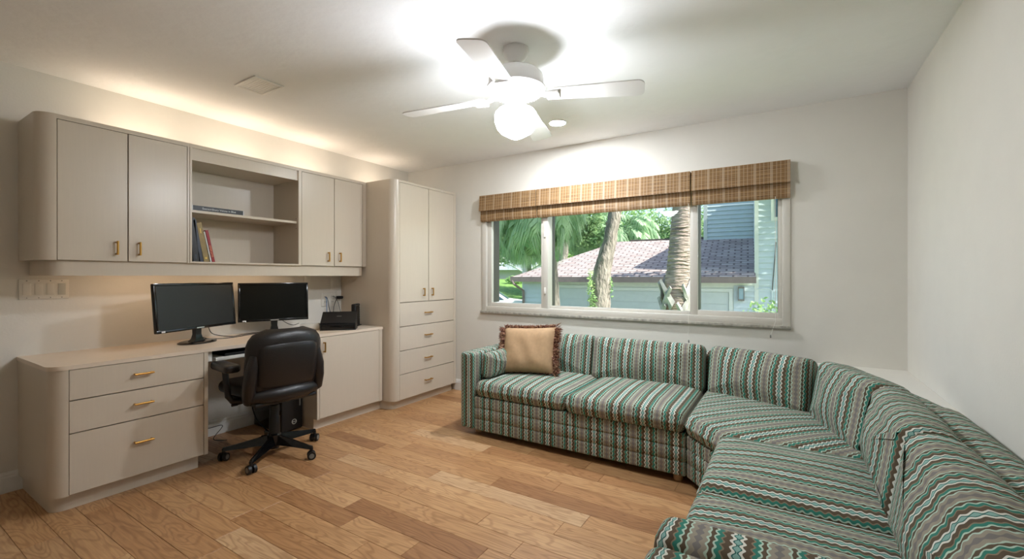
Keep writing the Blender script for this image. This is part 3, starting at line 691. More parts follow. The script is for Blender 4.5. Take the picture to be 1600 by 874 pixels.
# ------------------------------------------------------------------ office chair
def chair():
    ang = R(175); t = thing('office_chair', 'black leather swivel office chair on a five-star caster base', 'chair', (-3.015, 1.705, 0), ang)
    bo = Matrix.Rotation(-ang, 3, 'Z') @ Vector((.015, .018, 0))           # the star base sits a touch off the seat centre
    P = lambda name, mb, mat, sub=None, **k: obj(name, mb, mat, sub or t, **k)   # local +X = the way the sitter faces
    for k in range(5):
        a = R(233 + 72 * k) - ang; d = Vector((math.cos(a), math.sin(a), 0)); sdv = Vector((-d.y, d.x, 0))
        leg = MB(); vs = []
        for (q, hw, zt, zb) in ((.03, .026, .140, .075), (.12, .022, .122, .075), (.24, .017, .098, .070), (.305, .013, .088, .066)):
            vs += [bo + d * q + sdv * hw + Vector((0, 0, zb)), bo + d * q - sdv * hw + Vector((0, 0, zb)), bo + d * q - sdv * hw * .35 + Vector((0, 0, zt)), bo + d * q + sdv * hw * .35 + Vector((0, 0, zt))]
        fs = [(3, 2, 1, 0), (12, 13, 14, 15)]
        for j in range(3):
            for i in range(4): fs.append((j * 4 + i, j * 4 + (i + 1) % 4, j * 4 + 4 + (i + 1) % 4, j * 4 + 4 + i))
        leg.add(vs, fs); P('leg', leg, 'gloss_black', smooth=25)
        cpos = bo + d * .30; tw = R(35 + 60 * k); wx = Vector((math.cos(tw), math.sin(tw), 0))
        cm = MB()
        for s_ in (-1, 1):
            p = cpos + wx * .016 * s_ + Vector((0, 0, .027)); cm.tube([p - wx * .009, p + wx * .009], .027, 16)
        cm.tube([cpos + Vector((0, 0, .03)), cpos + Vector((0, 0, .08))], .011, 10)
        o = P('caster', cm, 'black_plastic')
        for s_ in (-1, 1):
            p = cpos + wx * .0255 * s_ + Vector((0, 0, .027)); P('wheel_rim', MB().tube([p - wx * .001 * s_, p + wx * .0015 * s_], .016, 14), 'grey_plastic', o)
    P('hub', MB().lathe([(.03, .045), (.032, .06), (.045, .075), (.045, .14), (.036, .15)], bo, n=24), 'gloss_black')
    P('column', MB().lathe([(.034, .145), (.034, .26), (.030, .265), (.030, .34), (.022, .345), (.022, .40)], bo, n=24), 'black_plastic')
    P('tilt_mechanism', MB().box(-.11, .10, -.075, .075, .375, .425, .012).tube([(.02, .05, .395), (.02, .20, .39)], .006, 8).tube([(.02, .20, .39), (.02, .235, .39)], .010, 8), 'black_plastic')
    seat = pillow([(-.215, -.21), (.225, -.245), (.27, -.19), (.27, .19), (.225, .245), (-.215, .21)], .085, r=.04, rc=.05, crown=.015, T=Matrix.Translation((0, 0, .44)))
    P('seat', seat, 'leather')
    # curved backrest: outer shell, raised centre panel, side bolsters
    def shell(hw, z0, z1, th, xoff, rc, curve, lean, nz=14, ny=14, flare=0.0, mid=None):
        pl = []; vs = []; fs = []
        for j in range(nz + 1):
            v = j / nz; z = z0 + (z1 - z0) * v
            e = 1.0
            dz_t = (z1 - z) / rc; dz_b = (z - z0) / rc
            if dz_t < 1: e = 1 - (rc / hw) * (1 - math.sqrt(max(0, 1 - (1 - dz_t) ** 2)))
            if dz_b < 1: e = min(e, 1 - (rc / hw) * (1 - math.sqrt(max(0, 1 - (1 - dz_b) ** 2))))
            wv = hw * e * (1 - flare * (1 - v))
            for side in (0, 1):
                for i in range(ny + 1):
                    u = 2 * i / ny - 1; y = u * wv
                    x = xoff - lean * (v - .3) * (z1 - z0) + curve * u * u - .012 * math.sin(math.pi * v)
                    ed = max(0, 1 - abs(u) ** 6) ** .5 * min(1, max(0, min(v, 1 - v) * 9)) ** .5
                    vs.append((x + (th / 2 if side else -th / 2) * (.25 + .75 * ed), y, z))
        m = ny + 1
        idx = lambda j, s, i: j * 2 * m + s * m + i
        for j in range(nz):
            for i in range(ny):
                fs.append((idx(j, 0, i), idx(j + 1, 0, i), idx(j + 1, 0, i + 1), idx(j, 0, i + 1)))
                fs.append((idx(j, 1, i), idx(j, 1, i + 1), idx(j + 1, 1, i + 1), idx(j + 1, 1, i)))
            fs.append((idx(j, 0, 0), idx(j, 1, 0), idx(j + 1, 1, 0), idx(j + 1, 0, 0)))
            fs.append((idx(j, 0, ny), idx(j + 1, 0, ny), idx(j + 1, 1, ny), idx(j, 1, ny)))
        for i in range(ny):
            fs.append((idx(0, 0, i), idx(0, 0, i + 1), idx(0, 1, i + 1), idx(0, 1, i))); fs.append((idx(nz, 0, i), idx(nz, 1, i), idx(nz, 1, i + 1), idx(nz, 0, i + 1)))
        return MB().add(vs, fs)
    bk = P('backrest', shell(.240, .45, .888, .085, -.225, .12, .05, .10, flare=-.03), 'leather', smooth=60)
    P('back_panel', shell(.19, .50, .815, .03, -.264, .06, .03, .10), 'leather', bk, smooth=60)
    # lower roll joining seat and back
    P('lumbar_roll', MB().tube([(-.19, -.20, .462), (-.23, -.12, .468), (-.245, 0, .47), (-.23, .12, .468), (-.19, .20, .462)], [.04, .05, .054, .05, .04], 14), 'leather', smooth=60)
    for s_ in (-1, 1):
        P('side_bolster', MB().tube([(-.15, .205 * s_, .435), (-.195, .222 * s_, .47), (-.212, .222 * s_, .55), (-.224, .216 * s_, .63), (-.225, .20 * s_, .73)], [.03, .038, .040, .038, .028], 12), 'leather', smooth=60)
    P('seat_shell', MB().box(-.24, .17, -.20, .20, .405, .432, .012), 'black_plastic')
    for s_ in (-1, 1):
        ap = P('arm_post', MB().tube([(-.02, .18 * s_, .418), (-.01, .245 * s_, .425), (0.0, .262 * s_, .455), (.02, .268 * s_, .56), (.03, .27 * s_, .635)], [.016, .018, .019, .018, .018], 10), 'black_plastic', smooth=60)
        pd = pillow([(-.14, -.048), (.13, -.042), (.13, .042), (-.14, .048)], .05, r=.018, rc=.035, crown=.004, T=Matrix.Translation((.02, .275 * s_, .622)))
        P('arm_pad', pd, 'leather')
chair()

# ------------------------------------------------------------------ desk things
DZ = .764
def monitor(pl, pr, z0, h, label, scr, tilt, base):
    pl = Vector(pl); pr = Vector(pr); cx = (pl + pr) / 2; wd = (pr - pl).length; u = (pr - pl).normalized()
    t = thing('monitor', label, 'monitor', (cx.x, cx.y, DZ), math.atan2(u.y, u.x))
    P = lambda name, mb, mat, sub=None, **k: obj(name, mb, mat, sub or t, **k)   # local +X along the screen, -Y towards the viewer
    zb = z0 - DZ; T = Matrix.Translation((0, 0, zb)) @ Matrix.Rotation(R(-tilt), 4, 'X')
    P('housing', MB().box(-wd / 2, wd / 2, .0, .022, 0, h, .006, T=T), 'gloss_black')
    bz = MB().box(-wd / 2, wd / 2, -.005, .001, h - .016, h, .002, T=T).box(-wd / 2, wd / 2, -.005, .001, 0, .018, .002, T=T).box(-wd / 2, -wd / 2 + .015, -.005, .001, .018, h - .016, .002, T=T).box(wd / 2 - .015, wd / 2, -.005, .001, .018, h - .016, .002, T=T)
    P('bezel', bz, 'gloss_black')
    P('screen', MB().box(-wd / 2 + .014, wd / 2 - .014, -.002, .0, .017, h - .015, T=T), scr, smooth=0)
    P('rear_bulge', MB().box(-wd * .3, wd * .3, .02, .045, h * .1, h * .75, .01, T=T), 'black_plastic')
    P('chin_badge', MB().box(-.03, .03, -.0068, -.004, .004, .012, T=T), 'chrome', smooth=0)
    P('sticker', MB().box(-wd / 2 + .03, -wd / 2 + .055, -.0058, -.0045, .004, .013, T=T), 'ink_white', smooth=0)
    nk = MB(); vs = []
    for (q, hw, y0, y1) in ((0.012, .05, .0, .05), (.03, .028, .005, .045), (.06, .022, .01, .04), (zb + .05, .026, .012, .04)):
        vs += [(-hw, y0, q), (hw, y0, q), (hw, y1, q), (-hw, y1, q)]
    fs = [(3, 2, 1, 0), (12, 13, 14, 15)]
    for j in range(3):
        for i in range(4): fs.append((j * 4 + i, j * 4 + (i + 1) % 4, j * 4 + 4 + (i + 1) % 4, j * 4 + 4 + i))
    P('neck', nk.add(vs, fs), 'gloss_black')
    el = [(base[0] * math.cos(a), .02 + base[1] * math.sin(a)) for a in [2 * math.pi * i / 36 for i in range(36)]]
    el2 = [(x * .9, .02 + (y - .02) * .88) for x, y in el]
    bs = MB(); n = 36; vs = [(x, y, 0) for x, y in el] + [(x, y, .007) for x, y in el] + [(x, y, .013) for x, y in el2]
    fs = [tuple(range(n))[::-1], tuple(range(2 * n, 3 * n))] + [(i, (i + 1) % n, n + (i + 1) % n, n + i) for i in range(n)] + [(n + i, n + (i + 1) % n, 2 * n + (i + 1) % n, 2 * n + i) for i in range(n)]
    P('stand_base', bs.add(vs, fs), 'gloss_black', smooth=25)
monitor((-3.362, 1.178), (-3.602, 1.765), .862, .320, 'large black monitor with a matte grey screen', 'screen_a', 5, (.13, .095))
monitor((-3.662, 1.812), (-3.468, 2.285), .862, .312, 'smaller black monitor with a near-black screen behind the chair', 'screen_b', 4, (.12, .085))
# cables on the desk
def cable(label, pts, r=.003, mat='black_plastic', name='cable', group=None):
    P = [Vector(p) for p in pts]; out = []
    for i in range(len(P) - 1):
        a, b, cc, d = P[max(i - 1, 0)], P[i], P[i + 1], P[min(i + 2, len(P) - 1)]
        for k in range(8):
            s = k / 8; out.append(.5 * ((2 * b) + (cc - a) * s + (2 * a - 5 * b + 4 * cc - d) * s * s + (3 * b - a - 3 * cc + d) * s ** 3))
    out.append(P[-1])
    return tag(obj(name, MB().tube(out, r, 6), mat), label, 'cable', group)
cz = DZ + .0028
cable('black monitor cable looping along the worktop beside the matte screen', [(-3.56, 1.50, .90), (-3.60, 1.52, .80), (-3.58, 1.60, cz), (-3.55, 1.72, cz), (-3.62, 1.90, cz), (-3.66, 2.10, cz), (-3.69, 2.30, cz)])
cable('second black cable curving from the matte screen to the dark screen', [(-3.60, 1.57, .89), (-3.64, 1.62, .80), (-3.62, 1.74, cz), (-3.66, 1.85, cz), (-3.70, 2.02, cz), (-3.72, 2.2, cz)])
cable('thin black cable hanging behind the dark screen', [(-3.62, 2.12, .88), (-3.66, 2.2, .83), (-3.68, 2.28, .80), (-3.69, 2.34, .81)], .0025)
# scanner
u = Vector((.65, .76, 0)).normalized()
t = thing('document_scanner', 'black wedge-shaped document scanner on the right end of the worktop', 'scanner', (-3.325, 2.485, DZ), math.atan2(.76, .65) - R(4))
P = lambda name, mb, mat, sub=None, **k: obj(name, mb, mat, sub or t, **k)
hw = .142
body = MB(); pr = [(-.075, 0), (-.078, .05), (-.072, .066), (.055, .150), (.075, .148), (.08, .12), (.08, 0)]
body.prism([(y, z) for y, z in pr], -hw, hw, T=Matrix(((0, 0, 1, 0), (1, 0, 0, 0), (0, 1, 0, 0), (0, 0, 0, 1))))
P('body', body, 'black_plastic', smooth=20)
P('lid_seam', MB().box(-hw - .001, hw + .001, -.0795, -.07, .056, .061), 'gloss_black', smooth=0)
P('front_tray', MB().box(-hw + .012, hw - .012, -.083, -.074, .008, .046, .003), 'gloss_black')
P('foot_strip', MB().box(-hw - .002, hw + .002, -.085, .07, 0, .007, .002), 'black_plastic')
P('maker_mark', MB().box(-.02, .02, -.0035, .0035, 0, .0008, T=Matrix.Translation((0, .0, .1142)) @ Matrix.Rotation(R(33.5), 4, 'X')), 'grey_plastic', smooth=0)
# router
t = thing('router', 'upright black modem router against the tall cabinet side', 'router', (-3.43, 2.742, DZ), R(35))
P('body', pillow(rect(-.022, .022, -.07, .07), .205, r=.008, rc=.015, T=Matrix.Identity(4)), 'black_plastic')
P('stand', MB().box(-.035, .035, -.08, .08, 0, .008, .003), 'black_plastic')
P('front_face', MB().box(.022, .0235, -.055, .035, .03, .19), 'gloss_black', smooth=0)
for i in range(6): P('status_light', MB().tube([(.021, .052, .18 - i * .022), (.0245, .052, .18 - i * .022)], .004 if i else .006, 8), 'silver')
# white adapter box
t = thing('power_adapter', 'small white power adapter lying beside the scanner', 'adapter', (-3.50, 2.345, DZ), R(48))
P('case', MB().box(-.095, .06, -.03, .03, 0, .056, .008), 'white_plastic'); P('cord_stub', MB().tube([(.068, 0, .018), (.09, .01, .03)], .004, 6), 'black_plastic')
# PC tower
t = thing('computer_tower', 'black computer tower on the floor under the worktop', 'computer', (-3.5, 2.045, 0))
W('case', MB().box(-3.72, -3.335, 1.965, 2.14, .008, .365, .006), 'gloss_black', t)
W('front_panel', MB().box(-3.335, -3.322, 1.968, 2.137, .012, .36, .004), 'black_plastic', t)
W('chrome_strip', MB().box(-3.322, -3.319, 1.985, 2.130, .292, .299, .001, 1), 'chrome', t)
W('port_strip', MB().box(-3.322, -3.320, 2.108, 2.120, .19, .27), 'grey_plastic', t, smooth=0)
W('power_button', MB().tube([(-3.323, 2.114, .28), (-3.319, 2.114, .28)], .006, 10), 'silver', t)
lg = MB(); rg = [(-3.320, 2.066 + .018 * math.cos(2 * math.pi * i / 20), .075 + .018 * math.sin(2 * math.pi * i / 20)) for i in range(21)]
lg.tube(rg, .003, 6, cap=False); lg.box(-3.3215, -3.318, 2.052, 2.080, .073, .077)
W('round_emblem', lg, 'silver', t)
for (dx, dy) in ((-3.68, 1.99), (-3.68, 2.115), (-3.37, 1.99), (-3.37, 2.115)): W('foot', MB().lathe([(.012, 0), (.012, .01)], (dx, dy, 0), 10), 'black_plastic', t)
cable('black cable dangling to the floor below the keyboard tray', [(-3.45, 1.50, .67), (-3.46, 1.48, .5), (-3.50, 1.46, .25), (-3.60, 1.55, .12), (-3.62, 1.68, .10), (-3.58, 1.60, .03), (-3.55, 1.68, .004)], .0025)
cable('thicker black cable hanging down behind the chair column', [(-3.60, 1.90, .60), (-3.62, 1.88, .35), (-3.58, 1.90, .12), (-3.50, 1.95, .006)], .005)
# wall plates
def plate(name, label, y0, y1, z0, z1, cat='switch'):
    t = thing(name, label, cat, (XL, (y0 + y1) / 2, z0))
    W('cover_plate', MB().box(XL, XL + .007, y0, y1, z0, z1, .0025), 'white_plastic', t); return t
t = plate('switch_plate', 'white four-gang rocker switch plate above the drawer cabinet', .662, .872, 1.092, 1.208)
for i in range(4):
    yc = .693 + i * .049
    W('rocker', MB().box(XL + .005, XL + .0105, yc - .0165, yc + .0165, 1.116, 1.184, .002), 'white_plastic' if i < 3 else 'silver', t)
    W('rocker_frame', MB().box(XL + .0065, XL + .0085, yc - .019, yc + .019, 1.1135, 1.1865), 'white_plastic', t, smooth=0)
    for z in (1.1, 1.2): W('screw', MB().tube([(XL + .006, yc, z), (XL + .0082, yc, z)], .0028, 8), 'grey_plastic', t)
t = plate('outlet_plate', 'white double outlet plate behind the scanner', 2.612, 2.772, .938, 1.066, 'outlet')
for yc in (2.652, 2.732):
    for zc in (.978, 1.028):
        rc_ = W('receptacle', MB().box(XL + .006, XL + .009, yc - .017, yc + .017, zc - .017, zc + .017, .002), 'white_plastic', t)
        for dy in (-.007, .007): W('slot', MB().box(XL + .0085, XL + .0095, yc + dy - .0015, yc + dy + .0015, zc - .002, zc + .009), 'black_plastic', t, rc_, smooth=0)
t = plate('rocker_switch_plate', 'white two-gang rocker switch plate under the valance by the tall cabinet', 2.715, 2.822, 1.098, 1.212)
for yc in (2.745, 2.793):
    W('rocker_frame', MB().box(XL + .0065, XL + .0085, yc - .019, yc + .019, 1.118, 1.192), 'white_plastic', t, smooth=0)
    W('rocker', MB().box(XL + .005, XL + .0105, yc - .0165, yc + .0165, 1.121, 1.189, .002), 'white_plastic', t)
t = plate('cable_plate', 'white blank wall plate just below the two-gang rocker switch', 2.775, 2.83, .985, 1.085, 'outlet')
W('receptacle', MB().box(XL + .006, XL + .009, 2.787, 2.818, 1.0, 1.07, .002), 'white_plastic', t)
t = plate('small_outlet', 'small white outlet tucked under the light valance', 2.435, 2.50, 1.175, 1.235, 'outlet')
W('receptacle', MB().box(XL + .006, XL + .010, 2.452, 2.484, 1.19, 1.225, .002), 'white_plastic', t)
t = thing('power_plug', 'black power plug pushed into the wall plate above the router', 'plug', (XL + .009, 2.80, 1.02))
W('plug_body', MB().box(XL + .009, XL + .055, 2.765, 2.822, 1.005, 1.035, .01), 'black_plastic', t)
cable('black cord running from the plug down behind the scanner', [(XL + .05, 2.765, 1.02), (XL + .06, 2.73, .99), (XL + .07, 2.70, .93), (XL + .09, 2.68, .85)], .003)
cable('grey cord arching from the outlet plate down behind the scanner', [(XL + .012, 2.732, 1.03), (XL + .03, 2.735, 1.03), (XL + .05, 2.76, .98), (XL + .07, 2.775, .88)], .003, 'grey_plastic')
for k, dy in enumerate((0, .012)):
    cable(['blue cable hanging from the outlet plate', 'darker cable beside the blue one below the outlet plate'][k], [(XL + .012, 2.648 + dy * .2, 1.03), (XL + .03, 2.648 + dy, 1.01), (XL + .04, 2.645 + dy * 2, .93), (XL + .05, 2.64 + dy * 4, .82)], .0035, ['blue_cable', 'navy'][k])

# ------------------------------------------------------------------ books
def book(label, T, th, hgt, dep, cover, extras=()):
    """local frame: X out of the shelf (spine at +X), Y thickness, Z height"""
    t = thing('book', label, 'book', T.translation, 0); t.rotation_euler = T.to_euler()
    obj('cover', MB().box(-dep, 0, -th / 2, -th / 2 + .003, 0, hgt).box(-dep, 0, th / 2 - .003, th / 2, 0, hgt).box(-.003, .001, -th / 2, th / 2, 0, hgt, .001, 1), cover, t)
    obj('page_block', MB().box(-dep + .005, -.003, -th / 2 + .003, th / 2 - .003, .004, hgt - .004), 'paper', t, smooth=0)
    for (y0, y1, z0, z1, mt) in extras: obj('spine_print', MB().box(.001, .0016, y0, y1, z0, z1), mt, t, smooth=0)
    return t
def text(t, s, size, mat, loc, rot):
    cu = bpy.data.curves.new('spine_title', 'FONT'); cu.body = s; cu.size = size; cu.extrude = .0002; cu.align_y = 'CENTER'; cu.materials.append(M[mat])
    dg = bpy.data.objects.new('tmp', cu); COL.objects.link(dg); bpy.context.view_layer.update()
    me = bpy.data.meshes.new_from_object(dg.evaluated_get(bpy.context.evaluated_depsgraph_get())); bpy.data.objects.remove(dg)
    o = bpy.data.objects.new('spine_title', me); COL.objects.link(o); o.parent = t; o.location = loc; o.rotation_euler = rot; return o
bx = UX - .03
flat = book('black hardcover lying flat on the upper shelf', Matrix.Translation((bx, 1.40, 1.678 + .0165)) @ Matrix.Rotation(R(-90), 4, 'X'), .033, .335, .24, 'book_black',
            [(-.0165, .0165, 0, .004, 'ink_white'), (-.0165, .0165, .331, .335, 'ink_white')])
TXT = Matrix(((0, 0, 1), (0, -1, 0), (1, 0, 0))).to_euler()     # letters run up the spine (local +Z), facing +X
text(flat, 'Extraordinary Visions in Blue', .0185, 'ink_white', (.0015, 0.0, .062), TXT)
def lean(y, deg, z=1.3275): return Matrix.Translation((bx - .005, y, z)) @ Matrix.Rotation(R(deg), 4, 'X')
book('black upright book leaning against the niche side', lean(1.428, 5), .035, .30, .2, 'book_black', [(-.004, .004, .02, .05, 'navy')])
book('dark blue-grey book between the black and olive books', lean(1.462, 9), .020, .29, .2, 'navy')
book('thick olive-gold book leaning in the shelf niche', lean(1.492, 10.5), .034, .272, .2, 'olive', [(-.006, .006, .02, .034, 'yellow'), (-.003, .003, .2, .235, 'yellow')])
book('thin pale book beside the red book', lean(1.519, 11.5), .010, .215, .2, 'silver', [(-.004, .004, .01, .03, 'ink_white')])
rb = book('red book at the end of the leaning row', lean(1.536, 11.5), .018, .225, .2, 'red')
text(rb, 'GUITARIST', .0175, 'ink_orange', (.0015, .0, .035), TXT)

# ------------------------------------------------------------------ outdoors (lateral, depth, height seen from the room; the neighbour's house stands turned to ours)
cy_, sy_ = math.cos(R(YAW)), math.sin(R(YAW))
def E(l, d, z): return Vector((l * cy_ - d * sy_, l * sy_ + d * cy_, z))
GZ = -1.1
g = struct(obj('ground_lawn', MB().add([E(-120, 4.2, GZ), E(60, 4.2, GZ), E(60, 160, GZ), E(-120, 160, GZ)], [(0, 1, 2, 3)]), 'lawn', smooth=0))
struct(obj('ground_driveway', MB().add([E(-4.5, 10, GZ + .02), E(9, 10, GZ + .02), E(9, 16.1, GZ + .02), E(-4.5, 16.1, GZ + .02)], [(0, 1, 2, 3)]), 'drive', smooth=0))
struct(obj('ground_street', MB().add([E(-60, 20, GZ + .02), E(-4, 20, GZ + .02), E(-8, 27, GZ + .02), E(-60, 27, GZ + .02)], [(0, 1, 2, 3)]), 'drive', smooth=0))
def ebox(mb, l0, l1, d0, d1, z0, z1):
    P = [E(l, d, z) for z in (z0, z1) for (l, d) in ((l0, d0), (l1, d0), (l1, d1), (l0, d1))]
    return mb.add(P, [(3, 2, 1, 0), (4, 5, 6, 7), (0, 1, 5, 4), (1, 2, 6, 5), (2, 3, 7, 6), (3, 0, 4, 7)])
def HF(s, v, z): return E(8.53 - .883 * s + .469 * v, 15.5 + .469 * s + .883 * v, z)   # s: leftwards along the facade from the tall wing, v: into the house
def hbox(mb, s0, s1, v0, v1, z0, z1):
    P = [HF(s_, v, z) for z in (z0, z1) for (s_, v) in ((s1, v0), (s0, v0), (s0, v1), (s1, v1))]
    return mb.add(P, [(3, 2, 1, 0), (4, 5, 6, 7), (0, 1, 5, 4), (1, 2, 6, 5), (2, 3, 7, 6), (3, 0, 4, 7)])
O0 = HF(4, 0, GZ)
hs = thing('neighbor_house', 'pale sided house with a hipped shingle garage roof beyond the window', 'house', O0)
HW = lambda name, mb, mat, sub=None, **k: obj(name, mb, mat, sub or hs, off=O0, **k)
EV = 1.19
HW('garage_wall', hbox(MB(), 0, 9.11, 0, 9, GZ, EV), 'extrim', smooth=0)
def lapboards(s0, s1, v, z0, z1, step, th=.05):
    z = z0
    while z < z1 - .02:
        zt = min(z + step, z1)
        P = [HF(s1, v - th, z), HF(s0, v - th, z), HF(s0, v - .004, zt), HF(s1, v - .004, zt), HF(s1, v, z), HF(s0, v, z)]
        HW('siding_board', MB().add(P, [(0, 1, 2, 3), (4, 5, 1, 0), (0, 3, 4), (1, 5, 2)]), 'siding', smooth=0); z += step
lapboards(.0, .68, 0, GZ, EV - .28, .2); lapboards(8.05, 9.11, 0, GZ, EV - .28, .2)
def gdoor(s0, s1, zt):
    m = MB(); w_ = .12
    hbox(m, s0 - w_, s0, -.06, 0, GZ, zt + w_); hbox(m, s1, s1 + w_, -.06, 0, GZ, zt + w_); hbox(m, s0, s1, -.06, 0, zt, zt + w_)
    HW('door_trim', m, 'extrim', smooth=0)
    o = HW('garage_door', hbox(MB(), s0, s1, -.012, 0, GZ, zt), 'garage_door', smooth=0)
    n = 4; hgt = (zt - GZ) / n
    for i in range(n): HW('door_panel', hbox(MB(), s0 + .02, s1 - .02, -.03, -.012, GZ + i * hgt + .015, GZ + (i + 1) * hgt - .015), 'garage_door', o, smooth=0)
gdoor(6.05, 7.75, .74); gdoor(.83, 5.3, .66)
HW('frieze_board', hbox(MB(), 0, 9.11, -.035, 0, EV - .28, EV - .02), 'extrim', smooth=0)
ov = .5; RZ = 2.98; RV = 4.6; rs = 6.05
def roofmesh():
    e0, e1 = HF(9.45, -ov, EV), HF(0, -ov, EV); r0, r1 = HF(rs, RV, RZ), HF(-6, RV, RZ); e1b = HF(-6, -ov + .01, EV); bk = HF(9.45, 9.5, EV)
    mb = MB().add([e0, e1, HF(0, RV, RZ), r0, bk, HF(-6, RV, RZ), HF(-6, .9, EV + .49), HF(0, .9, EV + .49)], [(0, 1, 7, 2, 3), (4, 0, 3), (7, 6, 5, 2)])
    sl = math.hypot(RV + ov, RZ - EV); q = sl * (.9 + ov) / (RV + ov)
    mb.uv = [(-9.45, 0), (0, 0), (0, sl), (-rs, sl), (-20, 0), (6, sl), (6, q), (0, q)]
    return mb
HW('roof', roofmesh(), 'shingle', smooth=0)
HW('ridge_cap', MB().tube([HF(5.4, RV, RZ + .02), HF(2.0, RV, RZ + .02)], .05, 6), 'bronze')
HW('fascia', hbox(MB(), -.02, 9.47, -ov - .03, -ov + .01, EV - .20, EV + .02), 'fascia', smooth=0)
HW('soffit', hbox(MB(), 0, 9.45, -ov, 0, EV - .06, EV - .03), 'extrim', smooth=0)
HW('downspout', MB().tube([HF(9.38, -ov, EV - .15), HF(9.3, -ov, EV - .3), HF(9.04, -.1, EV - .6), HF(9.04, -.08, GZ)], .055, 8), 'fascia')
HW('wing_wall', hbox(MB(), -6, 0, 0, 4.2, GZ, 5.6), 'siding', smooth=0)
lapboards(-2.6, -.1, 0, GZ, 5.0, .2)
HW('corner_board', hbox(MB(), -.1, .03, -.045, .05, GZ, 5.4), 'extrim', smooth=0)
HW('set_back_wall', hbox(MB(), -3, 2.0, 4.4, 4.7, 2.6, 6.4), 'siding', smooth=0)
lapboards(-.6, 1.88, 4.4, 2.86, 5.2, .19)
HW('corner_board', hbox(MB(), 1.86, 2.02, 4.34, 4.5, 2.6, 6.4), 'extrim', smooth=0)
wi = HW('window', hbox(MB(), -1.5, -.47, -.07, 0, 3.14, 4.6), 'extrim', smooth=0)
HW('window_glass', hbox(MB(), -1.4, -.58, -.076, -.05, 3.26, 4.5), 'car_glass', wi, smooth=0)
HW('conduit', MB().tube([HF(-.05, -.05, .78), HF(-.42, -.05, .80), HF(-.5, -.05, .74), HF(-.5, -.05, -1)], .022, 6), 'siding')
HW('conduit', MB().tube([HF(-.62, -.05, 2.4), HF(-.50, -.05, .6), HF(-.42, -.05, -1)], .014, 6), 'bronze')
HW('meter_box', hbox(MB(), -.22, .02, -.1, 0, -.4, .18), 'siding', smooth=0)
lt = thing('wall_lantern', 'small dark wall lantern beside the garage door', 'lantern', HF(.44, 0, .4))
LW = lambda n_, mb, mat: obj(n_, mb, mat, lt, off=lt.location, smooth=0)
LW('housing', hbox(hbox(MB(), .34, .54, -.2, 0, .80, .86), .34, .54, -.2, 0, .36, .42), 'grey_plastic')
LW('glass', hbox(MB(), .365, .515, -.18, -.05, .42, .80), 'lampglass')
LW('bars', hbox(hbox(MB(), .34, .36, -.2, -.03, .42, .80), .52, .54, -.2, -.03, .42, .80), 'grey_plastic')
# far house
struct(obj('ground_slope', MB().add([E(-40, 27, GZ + .01), E(3.2, 27, GZ + .01), E(3.6, 46, .95), E(-40, 46, .95)], [(0, 1, 2, 3)]), 'lawn', smooth=0))
FH = thing('far_house', 'distant white house with a grey gabled roof across the street', 'house', E(1, 47, .8))
FW = lambda n_, mb, mat: obj(n_, mb, mat, FH, off=FH.location, smooth=0)
FW('wall', ebox(MB(), -9, 6, 47, 55, .5, 2.0), 'extrim')
FW('roof', MB().add([E(-2.0, 46.2, 1.9), E(6.5, 46.2, 1.9), E(5.5, 51, 4.2), E(.6, 51, 4.2), E(6.5, 56, 1.9), E(-2.0, 56, 1.9)], [(0, 1, 2, 3), (3, 2, 4, 5), (1, 4, 2), (0, 3, 5)]), 'roof_grey')
FW('gable', MB().add([E(1.4, 44.0, 1.6), E(6.0, 44.0, 1.6), E(3.7, 44.0, 3.0), E(1.4, 47, 1.6), E(6.0, 47, 1.6), E(3.7, 48.5, 3.0)], [(0, 1, 2), (0, 2, 5, 3), (1, 4, 5, 2)]), 'roof_grey')
FW('gable_trim', MB().tube([E(-1.2, 45.9, 3.0), E(1.2, 43.9, 1.62), E(3.7, 43.9, 3.05), E(6.2, 43.9, 1.55)], .10, 6), 'extrim')
# car
ct = thing('parked_car', 'white car parked on the street beyond the downspout', 'car', E(-1.35, 23.5, GZ + .12), R(YAW))
prof = [(-2.2, .35), (-2.2, .75), (-1.9, .9), (-1.25, .98), (-.75, 1.38), (.55, 1.42), (1.15, 1.02), (1.95, .92), (2.2, .75), (2.22, .35)]
TT = Matrix(((1, 0, 0, 0), (0, 0, 1, 0), (0, 1, 0, 0), (0, 0, 0, 1)))
obj('body', MB().prism(prof, -.85, .85, T=TT), 'car', ct, smooth=30)
obj('side_window', MB().prism([(-1.1, .98), (-.68, 1.32), (.45, 1.36), (.95, 1.0)], -.865, .865, T=TT), 'car_glass', ct, smooth=0)
obj('windscreen', MB().prism([(.62, 1.38), (1.16, 1.04), (1.18, 1.06), (.64, 1.41)], -.7, .7, T=TT), 'car_glass', ct, smooth=0)
for x in (-1.35, 1.4):
    for y in (-.75, .75): obj('wheel', MB().tube([(x, y - .1, .33), (x, y + .1, .33)], .33, 20), 'rubber', ct)
